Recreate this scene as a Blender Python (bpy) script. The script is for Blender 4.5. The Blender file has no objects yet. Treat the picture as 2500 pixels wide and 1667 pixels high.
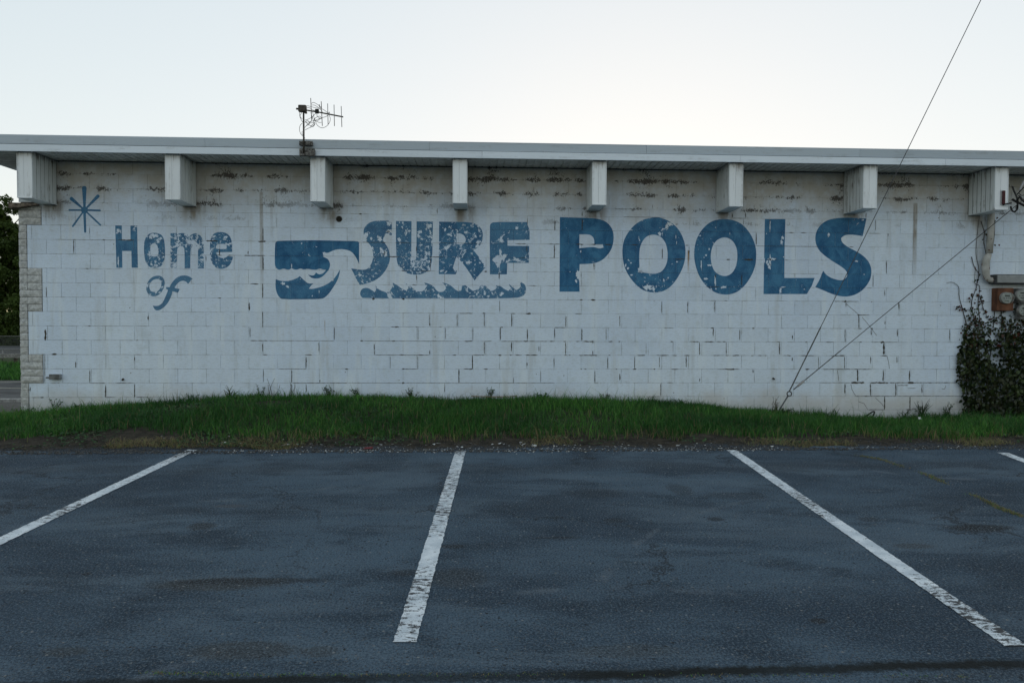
import bpy, math, random
import numpy as np
from mathutils import Vector, Matrix, geometry as mgeo

random.seed(7)
rng = np.random.default_rng(11)
R = math.radians
scene = bpy.context.scene
col = scene.collection

# ------------------------------------------------------------------ camera
YAW, PITCH, ROLL = 0.0483790, 0.0241451, 0.0036167
CAM = Vector((0.0, -9.9857, 1.57))
FPX, CX, CY = 1667.0, 1250.0, 833.5
fwd = Vector((math.sin(YAW) * math.cos(PITCH), math.cos(YAW) * math.cos(PITCH), -math.sin(PITCH)))
r0 = Vector((math.cos(YAW), -math.sin(YAW), 0))
u0 = r0.cross(fwd)
rgt = r0 * math.cos(ROLL) + u0 * math.sin(ROLL)
upv = -r0 * math.sin(ROLL) + u0 * math.cos(ROLL)
cd = bpy.data.cameras.new("camera")
cam = bpy.data.objects.new("camera", cd)
col.objects.link(cam)
cd.sensor_fit = 'HORIZONTAL'
cd.sensor_width = 36.0
cd.lens = FPX / 2500.0 * 36.0
cd.clip_end = 3000
m3 = Matrix((rgt, upv, -fwd)).transposed()
cam.matrix_world = Matrix.Translation(CAM) @ m3.to_4x4()
scene.camera = cam

# ------------------------------------------------------------------ sky, sun, exposure
SUN_EL, SUN_AZ = R(3.0), R(13.0)          # low behind the building; azimuth from +Y towards +X
world = bpy.data.worlds.new("World")
scene.world = world
world.use_nodes = True
wn = world.node_tree
for n in list(wn.nodes):
    wn.nodes.remove(n)
sky = wn.nodes.new('ShaderNodeTexSky')
sky.sky_type = 'NISHITA'
sky.sun_disc = False
sky.sun_elevation = SUN_EL
sky.sun_rotation = SUN_AZ
sky.altitude = 100
sky.air_density = 1.0
sky.dust_density = 0.5
sky.ozone_density = 1.0
# the camera's highlight shoulder: the glow round the low sun rolls off smoothly instead of burning out
def wmath(op, a, b):
    n = wn.nodes.new('ShaderNodeMath'); n.operation = op
    for i, v in enumerate((a, b)):
        if hasattr(v, 'is_output'): wn.links.new(v, n.inputs[i])
        else: n.inputs[i].default_value = v
    return n.outputs[0]
ssep = wn.nodes.new('ShaderNodeSeparateColor'); wn.links.new(sky.outputs[0], ssep.inputs[0])
scmb = wn.nodes.new('ShaderNodeCombineColor')
for i, k in enumerate((0.98, 1.09, 1.22)):
    t_ = wmath('POWER', wmath('MULTIPLY', ssep.outputs[i], k), 0.54)
    e_ = wmath('SUBTRACT', 1.0, wmath('POWER', 2.718282, wmath('MULTIPLY', t_, -1.0)))
    wn.links.new(wmath('MULTIPLY', e_, 4.0), scmb.inputs[i])
bg = wn.nodes.new('ShaderNodeBackground')
bg.inputs['Strength'].default_value = 0.15
wo = wn.nodes.new('ShaderNodeOutputWorld')
wn.links.new(scmb.outputs[0], bg.inputs[0])
wn.links.new(bg.outputs[0], wo.inputs[0])
sd = bpy.data.lights.new("sun", 'SUN')
sd.energy = 0.15
sd.angle = R(0.5)
sd.color = (1.0, 0.78, 0.55)
sun = bpy.data.objects.new("sun", sd)
col.objects.link(sun)
sdir = Vector((math.sin(SUN_AZ) * math.cos(SUN_EL), math.cos(SUN_AZ) * math.cos(SUN_EL), math.sin(SUN_EL)))
sun.rotation_euler = (-sdir).to_track_quat('-Z', 'Y').to_euler()
sun.location = (0, 40, 30)
scene.view_settings.view_transform = 'Standard'
scene.view_settings.look = 'None'
scene.view_settings.exposure = 0.90
scene.view_settings.gamma = 1.0
scene.view_settings.use_curve_mapping = False
scene.cycles.max_bounces = 6
scene.cycles.diffuse_bounces = 4

# ------------------------------------------------------------------ helpers
def at(u, v, y=0.0):
    """a point of the vertical plane y = const seen at photo pixel (u, v)"""
    d = fwd + rgt * ((u - CX) / FPX) - upv * ((v - CY) / FPX)
    t = (y - CAM.y) / d.y
    return CAM + d * t

GS = 0.046                                   # the parking lot rises gently towards the building
def lot_z(y):
    return GS * (y - CAM.y)
def at_lot(u, v):
    d = fwd + rgt * ((u - CX) / FPX) - upv * ((v - CY) / FPX)
    t = CAM.z / (GS * d.y - d.z)
    return CAM + d * t

WL = {}
def link(o, parent=None):
    col.objects.link(o)
    if parent is not None:
        o.parent = parent
    return o

def empty(name, loc, label=None, cat=None, group=None):
    o = bpy.data.objects.new(name, None)
    o.empty_display_size = 0.2
    link(o)
    o.location = loc
    WL[o.name] = Vector(loc)
    tag(o, label, cat, group)
    return o

def tag(o, label=None, cat=None, group=None, kind=None):
    if label: o['label'] = label
    if cat: o['category'] = cat
    if group: o['group'] = group
    if kind: o['kind'] = kind
    return o

def mesh(name, verts, faces, mat, smooth=False):
    me = bpy.data.meshes.new(name)
    me.from_pydata([tuple(v) for v in verts], [], faces)
    if mat is not None:
        me.materials.append(mat)
    if smooth:
        me.polygons.foreach_set('use_smooth', [True] * len(me.polygons))
    me.update()
    return me

def fast_mesh(name, V, F, mat, attr=None, smooth=False):
    """V (n,3) float array, F (m,k) int array of k-gons"""
    me = bpy.data.meshes.new(name)
    n, (m, k) = len(V), F.shape
    me.vertices.add(n); me.vertices.foreach_set('co', np.ascontiguousarray(V, dtype=np.float32).ravel())
    me.loops.add(m * k); me.loops.foreach_set('vertex_index', np.ascontiguousarray(F, dtype=np.int32).ravel())
    me.polygons.add(m)
    me.polygons.foreach_set('loop_start', np.arange(0, m * k, k, dtype=np.int32))
    me.polygons.foreach_set('loop_total', np.full(m, k, dtype=np.int32))
    if smooth:
        me.polygons.foreach_set('use_smooth', np.ones(m, dtype=bool))
    if attr is not None:
        for an, av in attr.items():
            a = me.attributes.new(an, 'FLOAT', 'POINT')
            a.data.foreach_set('value', np.ascontiguousarray(av, dtype=np.float32))
    if mat is not None:
        me.materials.append(mat)
    me.update(calc_edges=True)
    me.validate()
    return me

def wloc(parent):
    return WL.get(parent.name, Vector((0, 0, 0))) if parent is not None else Vector((0, 0, 0))

def obj(name, verts, faces, mat, parent=None, smooth=False):
    """one mesh object from world-space vertices"""
    w = wloc(parent)
    if parent is None and len(verts):
        xs = np.array([tuple(v) for v in verts])
        org = Vector(((xs[:, 0].min() + xs[:, 0].max()) / 2, (xs[:, 1].min() + xs[:, 1].max()) / 2, xs[:, 2].min()))
        me = mesh(name, [Vector(v) - org for v in verts], faces, mat, smooth)
        o = bpy.data.objects.new(name, me)
        link(o); o.location = org; WL[o.name] = org
        return o
    me = mesh(name, [Vector(v) - w for v in verts], faces, mat, smooth)
    o = bpy.data.objects.new(name, me)
    link(o, parent)
    WL[o.name] = w
    return o

def put(name, me, parent, loc, rot=None, scale=None):
    """link a copy of shared mesh data at a world place under parent"""
    o = bpy.data.objects.new(name, me)
    link(o, parent)
    o.location = Vector(loc) - wloc(parent)
    WL[o.name] = Vector(loc)
    if rot: o.rotation_euler = rot
    if scale: o.scale = scale
    return o

class MB:
    """collects shapes into one mesh"""
    def __init__(s): s.v = []; s.f = []
    def add(s, v, f):
        b = len(s.v); s.v += [Vector(p) for p in v]; s.f += [tuple(i + b for i in q) for q in f]; return s
    def box(s, x0, x1, y0, y1, z0, z1):
        v = [(x0, y0, z0), (x1, y0, z0), (x1, y1, z0), (x0, y1, z0), (x0, y0, z1), (x1, y0, z1), (x1, y1, z1), (x0, y1, z1)]
        return s.add(v, [(0, 3, 2, 1), (4, 5, 6, 7), (0, 1, 5, 4), (1, 2, 6, 5), (2, 3, 7, 6), (3, 0, 4, 7)])
    def bbox(s, x0, x1, y0, y1, z0, z1, b=0.004):
        """box with bevelled vertical and horizontal edges"""
        lev = [(z0, b), (z0 + b, 0), (z1 - b, 0), (z1, b)]
        vs = []
        for z, i in lev:
            vs += [(x0 + i + b, y0 + i, z), (x1 - i - b, y0 + i, z), (x1 - i, y0 + i + b, z), (x1 - i, y1 - i - b, z),
                   (x1 - i - b, y1 - i, z), (x0 + i + b, y1 - i, z), (x0 + i, y1 - i - b, z), (x0 + i, y0 + i + b, z)]
        fs = [tuple(range(7, -1, -1)), tuple(range(24, 32))]
        for l in range(3):
            for k in range(8):
                a = l * 8 + k; c = l * 8 + (k + 1) % 8
                fs.append((a, c, c + 8, a + 8))
        return s.add(vs, fs)
    def tube(s, pts, rad, n=6, cap=True):
        pts = [Vector(p) for p in pts]
        rads = rad if isinstance(rad, (list, tuple)) else [rad] * len(pts)
        b = len(s.v); prev = None; vs = []
        for i, p in enumerate(pts):
            t = (pts[min(i + 1, len(pts) - 1)] - pts[max(i - 1, 0)])
            t = t.normalized() if t.length > 1e-9 else Vector((0, 0, 1))
            if prev is None:
                a = Vector((0, 0, 1)) if abs(t.z) < 0.9 else Vector((1, 0, 0))
                nx = t.cross(a).normalized()
            else:
                nx = (prev - t * prev.dot(t)).normalized()
            prev = nx; ny = t.cross(nx)
            for k in range(n):
                a = 2 * math.pi * k / n
                vs.append(p + (nx * math.cos(a) + ny * math.sin(a)) * rads[i])
        fs = []
        for i in range(len(pts) - 1):
            for k in range(n):
                a = i * n + k; c = i * n + (k + 1) % n
                fs.append((a, c, c + n, a + n))
        if cap:
            fs.append(tuple(range(n - 1, -1, -1))); fs.append(tuple(range((len(pts) - 1) * n, len(pts) * n)))
        return s.add(vs, fs)
    def lathe(s, prof, centre, axis='y', n=20):
        """prof: (radius, offset along axis)"""
        c = Vector(centre); vs = []
        for r, h in prof:
            for k in range(n):
                a = 2 * math.pi * k / n
                if axis == 'y': vs.append(c + Vector((r * math.cos(a), h, r * math.sin(a))))
                elif axis == 'z': vs.append(c + Vector((r * math.cos(a), r * math.sin(a), h)))
                else: vs.append(c + Vector((h, r * math.cos(a), r * math.sin(a))))
        fs = []
        for i in range(len(prof) - 1):
            for k in range(n):
                a = i * n + k; q = i * n + (k + 1) % n
                fs.append((a, q, q + n, a + n))
        fs.append(tuple(range(n))); fs.append(tuple(range((len(prof) - 1) * n, len(prof) * n)))
        return s.add(vs, fs)
    def build(s, name, mat, parent=None, smooth=False):
        return obj(name, s.v, s.f, mat, parent, smooth)

def spline(pts, n=8):
    """Catmull-Rom through points"""
    P = [Vector(p) for p in pts]
    P = [P[0] * 2 - P[1]] + P + [P[-1] * 2 - P[-2]]
    out = []
    for i in range(1, len(P) - 2):
        for k in range(n):
            t = k / n
            out.append(0.5 * ((2 * P[i]) + (P[i + 1] - P[i - 1]) * t + (2 * P[i - 1] - 5 * P[i] + 4 * P[i + 1] - P[i + 2]) * t * t
                              + (-P[i - 1] + 3 * P[i] - 3 * P[i + 1] + P[i + 2]) * t ** 3))
    out.append(P[-2])
    return out

# ------------------------------------------------------------------ material helpers
class NT:
    def __init__(s, name):
        s.mat = bpy.data.materials.new(name); s.mat.use_nodes = True
        s.t = s.mat.node_tree; s.N = s.t.nodes; s.L = s.t.links
        s.bsdf = s.N['Principled BSDF']; s._pos = None
    def set(s, sock, v):
        if hasattr(v, 'links') or hasattr(v, 'is_output'): s.L.new(v, sock)
        elif isinstance(v, (tuple, list)) and len(v) == 3 and sock.type == 'RGBA': sock.default_value = (*v, 1)
        else: sock.default_value = v
    def pos(s):
        if s._pos is None: s._pos = s.N.new('ShaderNodeNewGeometry').outputs['Position']
        return s._pos
    def math(s, op, a, b=0.0, c=0.0, clamp=False):
        n = s.N.new('ShaderNodeMath'); n.operation = op; n.use_clamp = clamp
        s.set(n.inputs[0], a); s.set(n.inputs[1], b); s.set(n.inputs[2], c); return n.outputs[0]
    def sep(s, v):
        n = s.N.new('ShaderNodeSeparateXYZ'); s.L.new(v, n.inputs[0]); return n.outputs
    def comb(s, x, y, z):
        n = s.N.new('ShaderNodeCombineXYZ'); s.set(n.inputs[0], x); s.set(n.inputs[1], y); s.set(n.inputs[2], z); return n.outputs[0]
    def scale(s, v, k):
        n = s.N.new('ShaderNodeVectorMath'); n.operation = 'MULTIPLY'; s.L.new(v, n.inputs[0]); n.inputs[1].default_value = k; return n.outputs[0]
    def noise(s, sc, det=4.0, rough=0.55, vec=None, dist=0.0):
        n = s.N.new('ShaderNodeTexNoise'); n.inputs['Scale'].default_value = sc; n.inputs['Detail'].default_value = det
        n.inputs['Roughness'].default_value = rough; n.inputs['Distortion'].default_value = dist
        s.L.new(vec if vec is not None else s.pos(), n.inputs['Vector']); return n.outputs[0]
    def voro(s, sc, vec=None, feature='F1', out='Distance'):
        n = s.N.new('ShaderNodeTexVoronoi'); n.feature = feature; n.inputs['Scale'].default_value = sc
        s.L.new(vec if vec is not None else s.pos(), n.inputs['Vector']); return n.outputs[out]
    def ramp(s, v, lo, hi, a=0.0, b=1.0, smooth=True):
        n = s.N.new('ShaderNodeMapRange'); n.interpolation_type = 'SMOOTHSTEP' if smooth else 'LINEAR'; n.clamp = True
        s.set(n.inputs[0], v); s.set(n.inputs[1], lo); s.set(n.inputs[2], hi); s.set(n.inputs[3], a); s.set(n.inputs[4], b); return n.outputs[0]
    def mix(s, f, a, b, mode='MIX'):
        n = s.N.new('ShaderNodeMix'); n.data_type = 'RGBA'; n.blend_type = mode
        s.set(n.inputs[0], f); s.set(n.inputs[6], a); s.set(n.inputs[7], b); return n.outputs[2]
    def attr(s, name):
        n = s.N.new('ShaderNodeAttribute'); n.attribute_name = name; return n.outputs['Fac']
    def orand(s):
        return s.N.new('ShaderNodeObjectInfo').outputs['Random']
    def bump(s, h, strength=0.3, dist=0.01):
        n = s.N.new('ShaderNodeBump'); n.inputs['Strength'].default_value = strength; n.inputs['Distance'].default_value = dist
        s.L.new(h, n.inputs['Height']); s.L.new(n.outputs[0], s.bsdf.inputs['Normal'])
    def out(s, color, rough=0.8, spec=0.3, metal=0.0):
        s.set(s.bsdf.inputs['Base Color'], color); s.set(s.bsdf.inputs['Roughness'], rough)
        s.set(s.bsdf.inputs['Specular IOR Level'], spec); s.set(s.bsdf.inputs['Metallic'], metal); return s.mat

def plain(name, c, rough=0.7, spec=0.3, metal=0.0, var=0.12, sc=12.0):
    m = NT(name)
    n = m.noise(sc, 5)
    c2 = tuple(max(0, v * (1 - 2 * var)) for v in c)
    return m.out(m.mix(m.ramp(n, 0.3, 0.7), c2, tuple(min(1, v * (1 + var)) for v in c)), rough, spec, metal)

# ---- masonry paint
Z0, CH, BL, PH = 2.7537, 0.2032, 0.4006, -0.10     # course line, course height, block length, joint phase
BEAM_X = [-6.048 + 1.9275 * i for i in range(8)]
def course_lines():
    z = [Z0 - CH * k for k in range(-2, 15)]
    top = Z0 + 2 * CH
    return [top + 0.115 + CH * 3, top + 0.115 + CH * 2, top + 0.115 + CH, top + 0.115] + z
STREAKS = [  # x, top z, length, half width, strength, (dark 0 / rust 1)
    (at(638, 470).x, at(638, 470).z, 1.9, 0.035, 0.8, 0), (at(663, 500).x, at(663, 500).z, 0.6, 0.03, 0.35, 0),
    (at(2235, 497).x, at(2235, 497).z, 1.35, 0.045, 1.0, 0), (at(1681, 612).x, at(1681, 612).z, 0.40, 0.018, 1.0, 1),
    (at(793, 783).x, at(793, 783).z, 0.28, 0.012, 0.5, 1), (at(472, 515).x, at(472, 515).z, 0.18, 0.05, 0.9, 0),
    (at(812, 515).x, at(812, 515).z, 0.32, 0.06, 0.7, 0), (at(1123, 515).x, at(1123, 515).z, 0.30, 0.06, 0.7, 0),
    (at(2395, 530).x, at(2395, 530).z, 1.4, 0.10, 0.45, 0)]

def wall_color(m):
    P = m.pos(); x, y, z = m.sep(P)
    flat = m.comb(x, 0.0, z)
    base = m.mix(m.ramp(m.noise(0.55, 3, vec=flat), 0.3, 0.7), (0.625, 0.735, 0.885), (0.69, 0.79, 0.905))
    rnd = m.math('ADD', m.orand(), m.attr('tone'))
    rnd = m.math('FRACT', rnd)
    tone = m.ramp(rnd, 0, 1, 0.955, 1.025, smooth=False)
    base = m.mix(1.0, base, m.comb(tone, tone, tone), 'MULTIPLY')
    # roller texture, fine horizontal brushing, vertical wash
    brush = m.noise(14, 5, 0.65, m.scale(flat, (1.0, 1, 5.0)))
    base = m.mix(m.ramp(brush, 0.46, 0.70, 0, 0.38), base, (0.42, 0.48, 0.53))
    base = m.mix(m.ramp(m.noise(7, 6, 0.72, flat), 0.50, 0.66, 0, 0.30), base, (0.50, 0.57, 0.60))
    base = m.mix(m.ramp(m.noise(9, 5, 0.7, m.scale(flat, (0.8, 1, 2.2))), 0.58, 0.70, 0, 0.45), base, (0.74, 0.83, 0.90))
    wash = m.noise(5, 4, 0.6, m.scale(flat, (1.0, 1, 0.16)))
    base = m.mix(m.ramp(wash, 0.52, 0.66, 0, 0.45), base, (0.74, 0.82, 0.88))
    base = m.mix(m.ramp(m.noise(4.2, 5, 0.65, m.scale(flat, (1.0, 1, 0.12))), 0.54, 0.70, 0, 0.35), base, (0.44, 0.46, 0.45))
    base = m.mix(m.ramp(m.noise(2.6, 5, 0.6, flat), 0.56, 0.75, 0, 0.40), base, (0.46, 0.53, 0.57))
    spk = m.noise(55, 3, 0.7, flat)
    base = m.mix(m.ramp(spk, 0.56, 0.70, 0, 0.36), base, (0.33, 0.33, 0.32))
    # pinholes
    pin = m.voro(5.5, flat); pr = m.noise(3.0, 2, vec=flat)
    base = m.mix(m.math('MULTIPLY', m.ramp(pin, 0.035, 0.055, 1, 0), m.ramp(pr, 0.5, 0.6)), base, (0.10, 0.10, 0.10))
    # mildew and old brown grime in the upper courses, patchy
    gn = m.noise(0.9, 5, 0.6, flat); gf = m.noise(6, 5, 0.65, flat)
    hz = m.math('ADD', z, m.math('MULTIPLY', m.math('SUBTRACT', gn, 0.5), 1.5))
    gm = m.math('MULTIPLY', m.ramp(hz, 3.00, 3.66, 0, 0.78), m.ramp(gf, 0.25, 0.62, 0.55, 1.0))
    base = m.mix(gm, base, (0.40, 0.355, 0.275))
    # soil splash low down
    sp = m.math('ADD', z, m.math('MULTIPLY', m.math('SUBTRACT', m.noise(2.2, 4, vec=flat), 0.5), 0.5))
    base = m.mix(m.ramp(sp, 0.70, 0.36, 0, 0.60), base, (0.50, 0.46, 0.39))
    # drips below each boxed beam
    bx = m.math('SUBTRACT', m.math('MODULO', m.math('ADD', x, 6.048 + 19.275 - 0.05 + 1.9275 / 2), 1.9275), 1.9275 / 2)
    dn = m.noise(9, 4, 0.6, m.scale(flat, (1, 1, 0.35)))
    dm = m.math('MULTIPLY', m.ramp(m.math('ABSOLUTE', bx), 0.05, 0.22, 1, 0), m.ramp(z, 2.9, 3.25, 0, 1))
    dm = m.math('MULTIPLY', dm, m.ramp(dn, 0.30, 0.58, 0.10, 0.85))
    dm = m.math('MULTIPLY', dm, m.ramp(z, 3.27, 3.36, 1, 0.25))
    base = m.mix(dm, base, (0.20, 0.175, 0.145))
    for sx, sz, ln, hw, st, kind in STREAKS:
        a = m.ramp(m.math('ABSOLUTE', m.math('SUBTRACT', x, sx)), hw * 0.35, hw, 1, 0)
        b = m.math('MULTIPLY', m.ramp(z, sz - ln, sz - ln * 0.2, 0, 1), m.ramp(z, sz - 0.01, sz + 0.02, 1, 0))
        k = m.math('MULTIPLY', m.math('MULTIPLY', a, b), m.ramp(dn, 0.28, 0.62, 0.3, 1.0))
        base = m.mix(m.math('MULTIPLY', k, st), base, (0.30, 0.19, 0.09) if kind else (0.27, 0.245, 0.205))
    # black mould along the bed joints of the upper courses
    zt = m.math('SUBTRACT', z, Z0 + 2 * CH + 0.115)
    fz = m.math('ABSOLUTE', m.math('SUBTRACT', m.math('FRACT', m.math('ADD', m.math('ADD', m.math('DIVIDE', zt, CH), m.math('MULTIPLY', m.math('SUBTRACT', m.noise(11, 5, 0.75, m.scale(flat, (1.6, 1, 0.5))), 0.5), 0.42)), 100.5)), 0.5))
    near = m.ramp(fz, 0.02, 0.36, 1, 0)
    mo = m.math('MULTIPLY', m.noise(46, 5, 0.8, m.scale(flat, (1, 1, 0.7))), m.math('ADD', 0.24, m.math('MULTIPLY', m.ramp(m.noise(2.3, 6, 0.75, flat), 0.32, 0.68), 0.58)))
    th = m.math('SUBTRACT', 0.394, m.math('MULTIPLY', m.math('POWER', near, 1.6), 0.125))
    mm = m.math('MULTIPLY', m.ramp(m.math('SUBTRACT', mo, th), 0.0, 0.05), m.ramp(hz, 3.0, 3.45))
    base = m.mix(m.math('MULTIPLY', mm, 0.9), base, (0.055, 0.047, 0.04))
    return base, flat

def mat_wall(name, dirty=False):
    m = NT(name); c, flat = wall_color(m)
    if dirty:
        d = m.noise(7, 4, 0.6, flat)
        x_, y_, z_ = m.sep(m.pos())
        reg = m.ramp(m.noise(0.45, 3, 0.6, flat), 0.38, 0.62, 0.42, 1.0)
        c = m.mix(m.math('MULTIPLY', m.ramp(d, 0.36, 0.66, 0.25, 0.95), reg), c, (0.10, 0.098, 0.092))
    m.bump(m.math('ADD', m.noise(160, 4, 0.7, flat), m.math('MULTIPLY', m.noise(22, 4, 0.6, flat), 1.2)), 0.35, 0.004)
    return m.out(c, 0.62, 0.25)

def mat_letter(name):
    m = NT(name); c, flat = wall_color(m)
    wear = m.attr('wear'); joint = m.attr('joint'); fade = m.attr('fade')
    n1 = m.noise(5.0, 6, 0.70, flat, 0.6); n2 = m.noise(24, 5, 0.72, flat); n3 = m.noise(1.7, 3, 0.5, flat)
    # flakes come off in patches: coarse patches where the sign is worn, small specks around them
    a = m.math('ADD', n1, m.math('MULTIPLY', m.math('SUBTRACT', n2, 0.5), 0.20))
    a = m.math('ADD', a, m.math('MULTIPLY', wear, 0.34))
    big = m.ramp(a, 0.695, 0.71)
    b = m.math('ADD', n2, m.math('MULTIPLY', m.math('SUBTRACT', n3, 0.5), 0.55))
    b = m.math('ADD', b, m.math('MULTIPLY', wear, 0.30))
    spk = m.ramp(b, 0.70, 0.725)
    peel = m.math('MAXIMUM', big, spk)
    br = m.noise(4.2, 7, 0.68, m.scale(flat, (1.2, 1, 1.0)), 0.8)
    blue = m.mix(m.ramp(br, 0.34, 0.68), (0.004, 0.088, 0.215), (0.042, 0.190, 0.350))
    blue = m.mix(m.math('MULTIPLY', fade, 0.9), blue, (0.105, 0.235, 0.370))
    fl = m.noise(70, 3, 0.7, flat)
    blue = m.mix(m.math('MULTIPLY', m.ramp(fl, 0.50, 0.72), m.math('ADD', m.math('MULTIPLY', wear, 0.5), 0.06)), blue, c)
    blue = m.mix(m.math('MULTIPLY', joint, 0.55), blue, (0.012, 0.035, 0.07))
    m.bump(m.math('ADD', m.noise(160, 4, 0.7, flat), m.math('MULTIPLY', peel, -1.5)), 0.35, 0.004)
    return m.out(m.mix(peel, blue, c), 0.55, 0.3)

M = {}
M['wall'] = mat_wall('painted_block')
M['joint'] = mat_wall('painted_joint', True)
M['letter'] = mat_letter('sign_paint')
M['mortar'] = plain('bare_mortar', (0.080, 0.073, 0.064), 0.95, 0.1, var=0.3, sc=60)

def mat_stone():
    m = NT('split_stone')
    n = m.noise(28, 6, 0.7); k = m.noise(4, 3)
    c = m.mix(m.ramp(n, 0.32, 0.68), (0.36, 0.375, 0.375), (0.66, 0.68, 0.68))
    c = m.mix(m.ramp(m.orand(), 0, 1, 0, 0.30, False), c, (0.36, 0.35, 0.325))
    c = m.mix(m.ramp(k, 0.55, 0.68, 0, 0.75), c, (0.55, 0.555, 0.55))
    m.bump(n, 0.8, 0.02)
    return m.out(c, 0.9, 0.15)
M['stone'] = mat_stone()

def mat_metal_white(name, c, dirt=0.5, vert=True):
    m = NT(name)
    P = m.pos(); x, y, z = m.sep(P)
    st = m.noise(20, 5, 0.65, m.scale(P, (1, 1, 0.10) if vert else (0.10, 1, 1)))
    bl = m.noise(9, 5, 0.7)
    k = m.math('MULTIPLY', m.ramp(st, 0.50, 0.72), m.ramp(bl, 0.38, 0.62))
    cc = m.mix(m.math('MULTIPLY', k, dirt), c, (0.15, 0.13, 0.105))
    hd = m.math('MULTIPLY', m.ramp(m.math('ADD', z, m.math('MULTIPLY', m.math('SUBTRACT', st, 0.5), 0.5)), 3.76, 3.87), m.ramp(bl, 0.30, 0.60, 0.2, 1.0)) if vert else 0.0
    cc = m.mix(m.math('MULTIPLY', hd, dirt), cc, (0.12, 0.095, 0.07))
    tone = m.ramp(m.orand(), 0, 1, 0.93, 1.04, False)
    cc = m.mix(1.0, cc, m.comb(tone, tone, tone), 'MULTIPLY')
    cc = m.mix(m.ramp(m.noise(0.8, 4, 0.6), 0.4, 0.8, 0, 0.16), cc, (0.4, 0.4, 0.39))
    return m.out(cc, 0.42, 0.45)
M['clad'] = mat_metal_white('white_cladding', (0.80, 0.845, 0.88), 0.50)
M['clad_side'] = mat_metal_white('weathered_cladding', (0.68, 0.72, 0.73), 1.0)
M['soffit'] = mat_metal_white('soffit_metal', (0.82, 0.84, 0.82), 0.35)
M['fascia'] = mat_metal_white('fascia_metal', (0.73, 0.81, 0.89), 0.30, False)
M['gravelstop'] = mat_metal_white('roof_edge_metal', (0.52, 0.60, 0.68), 0.30, False)
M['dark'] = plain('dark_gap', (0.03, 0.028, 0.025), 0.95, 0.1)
M['roof'] = plain('roof_membrane', (0.12, 0.12, 0.12), 0.9, 0.1)

# ------------------------------------------------------------------ ground shapes
ZB = [(-9.5, .20), (-6.49, .27), (-5.88, .30), (-4.97, .385), (-4.12, .45), (-3.32, .49), (-2.27, .515), (-1.26, .495), (0.51, .465), (2.58, .41),
      (3.90, .315), (4.56, .25), (5.43, .175), (6.24, .175), (7.26, .205), (9, .22), (14, .2)]
zbx = np.array([p[0] for p in ZB]); zbz = np.array([p[1] for p in ZB])
YE = -3.15                                                   # edge of the asphalt
def sstep(t): t = np.clip(t, 0, 1); return t * t * (3 - 2 * t)
def bank_z(x, y):
    """verge between the asphalt edge (y = YE) and the wall (y = 0)"""
    x = np.asarray(x, float); y = np.asarray(y, float)
    zb = np.interp(x, zbx, zbz); ze = GS * (YE - CAM.y)
    t = (y - YE) / -YE
    z = ze + (zb - ze) * sstep(np.clip(t * 1.15, 0, 1))
    z += 0.035 * np.sin(np.clip(t, 0, 1) * np.pi) * (1 + 0.5 * np.sin(x * 1.3))
    z += 0.012 * np.sin(x * 3.1 + y * 2.3) + 0.010 * np.sin(x * 7.7 - y * 5.1)
    z -= 0.03 * np.exp(-((t) / 0.08) ** 2)
    return z

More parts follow.
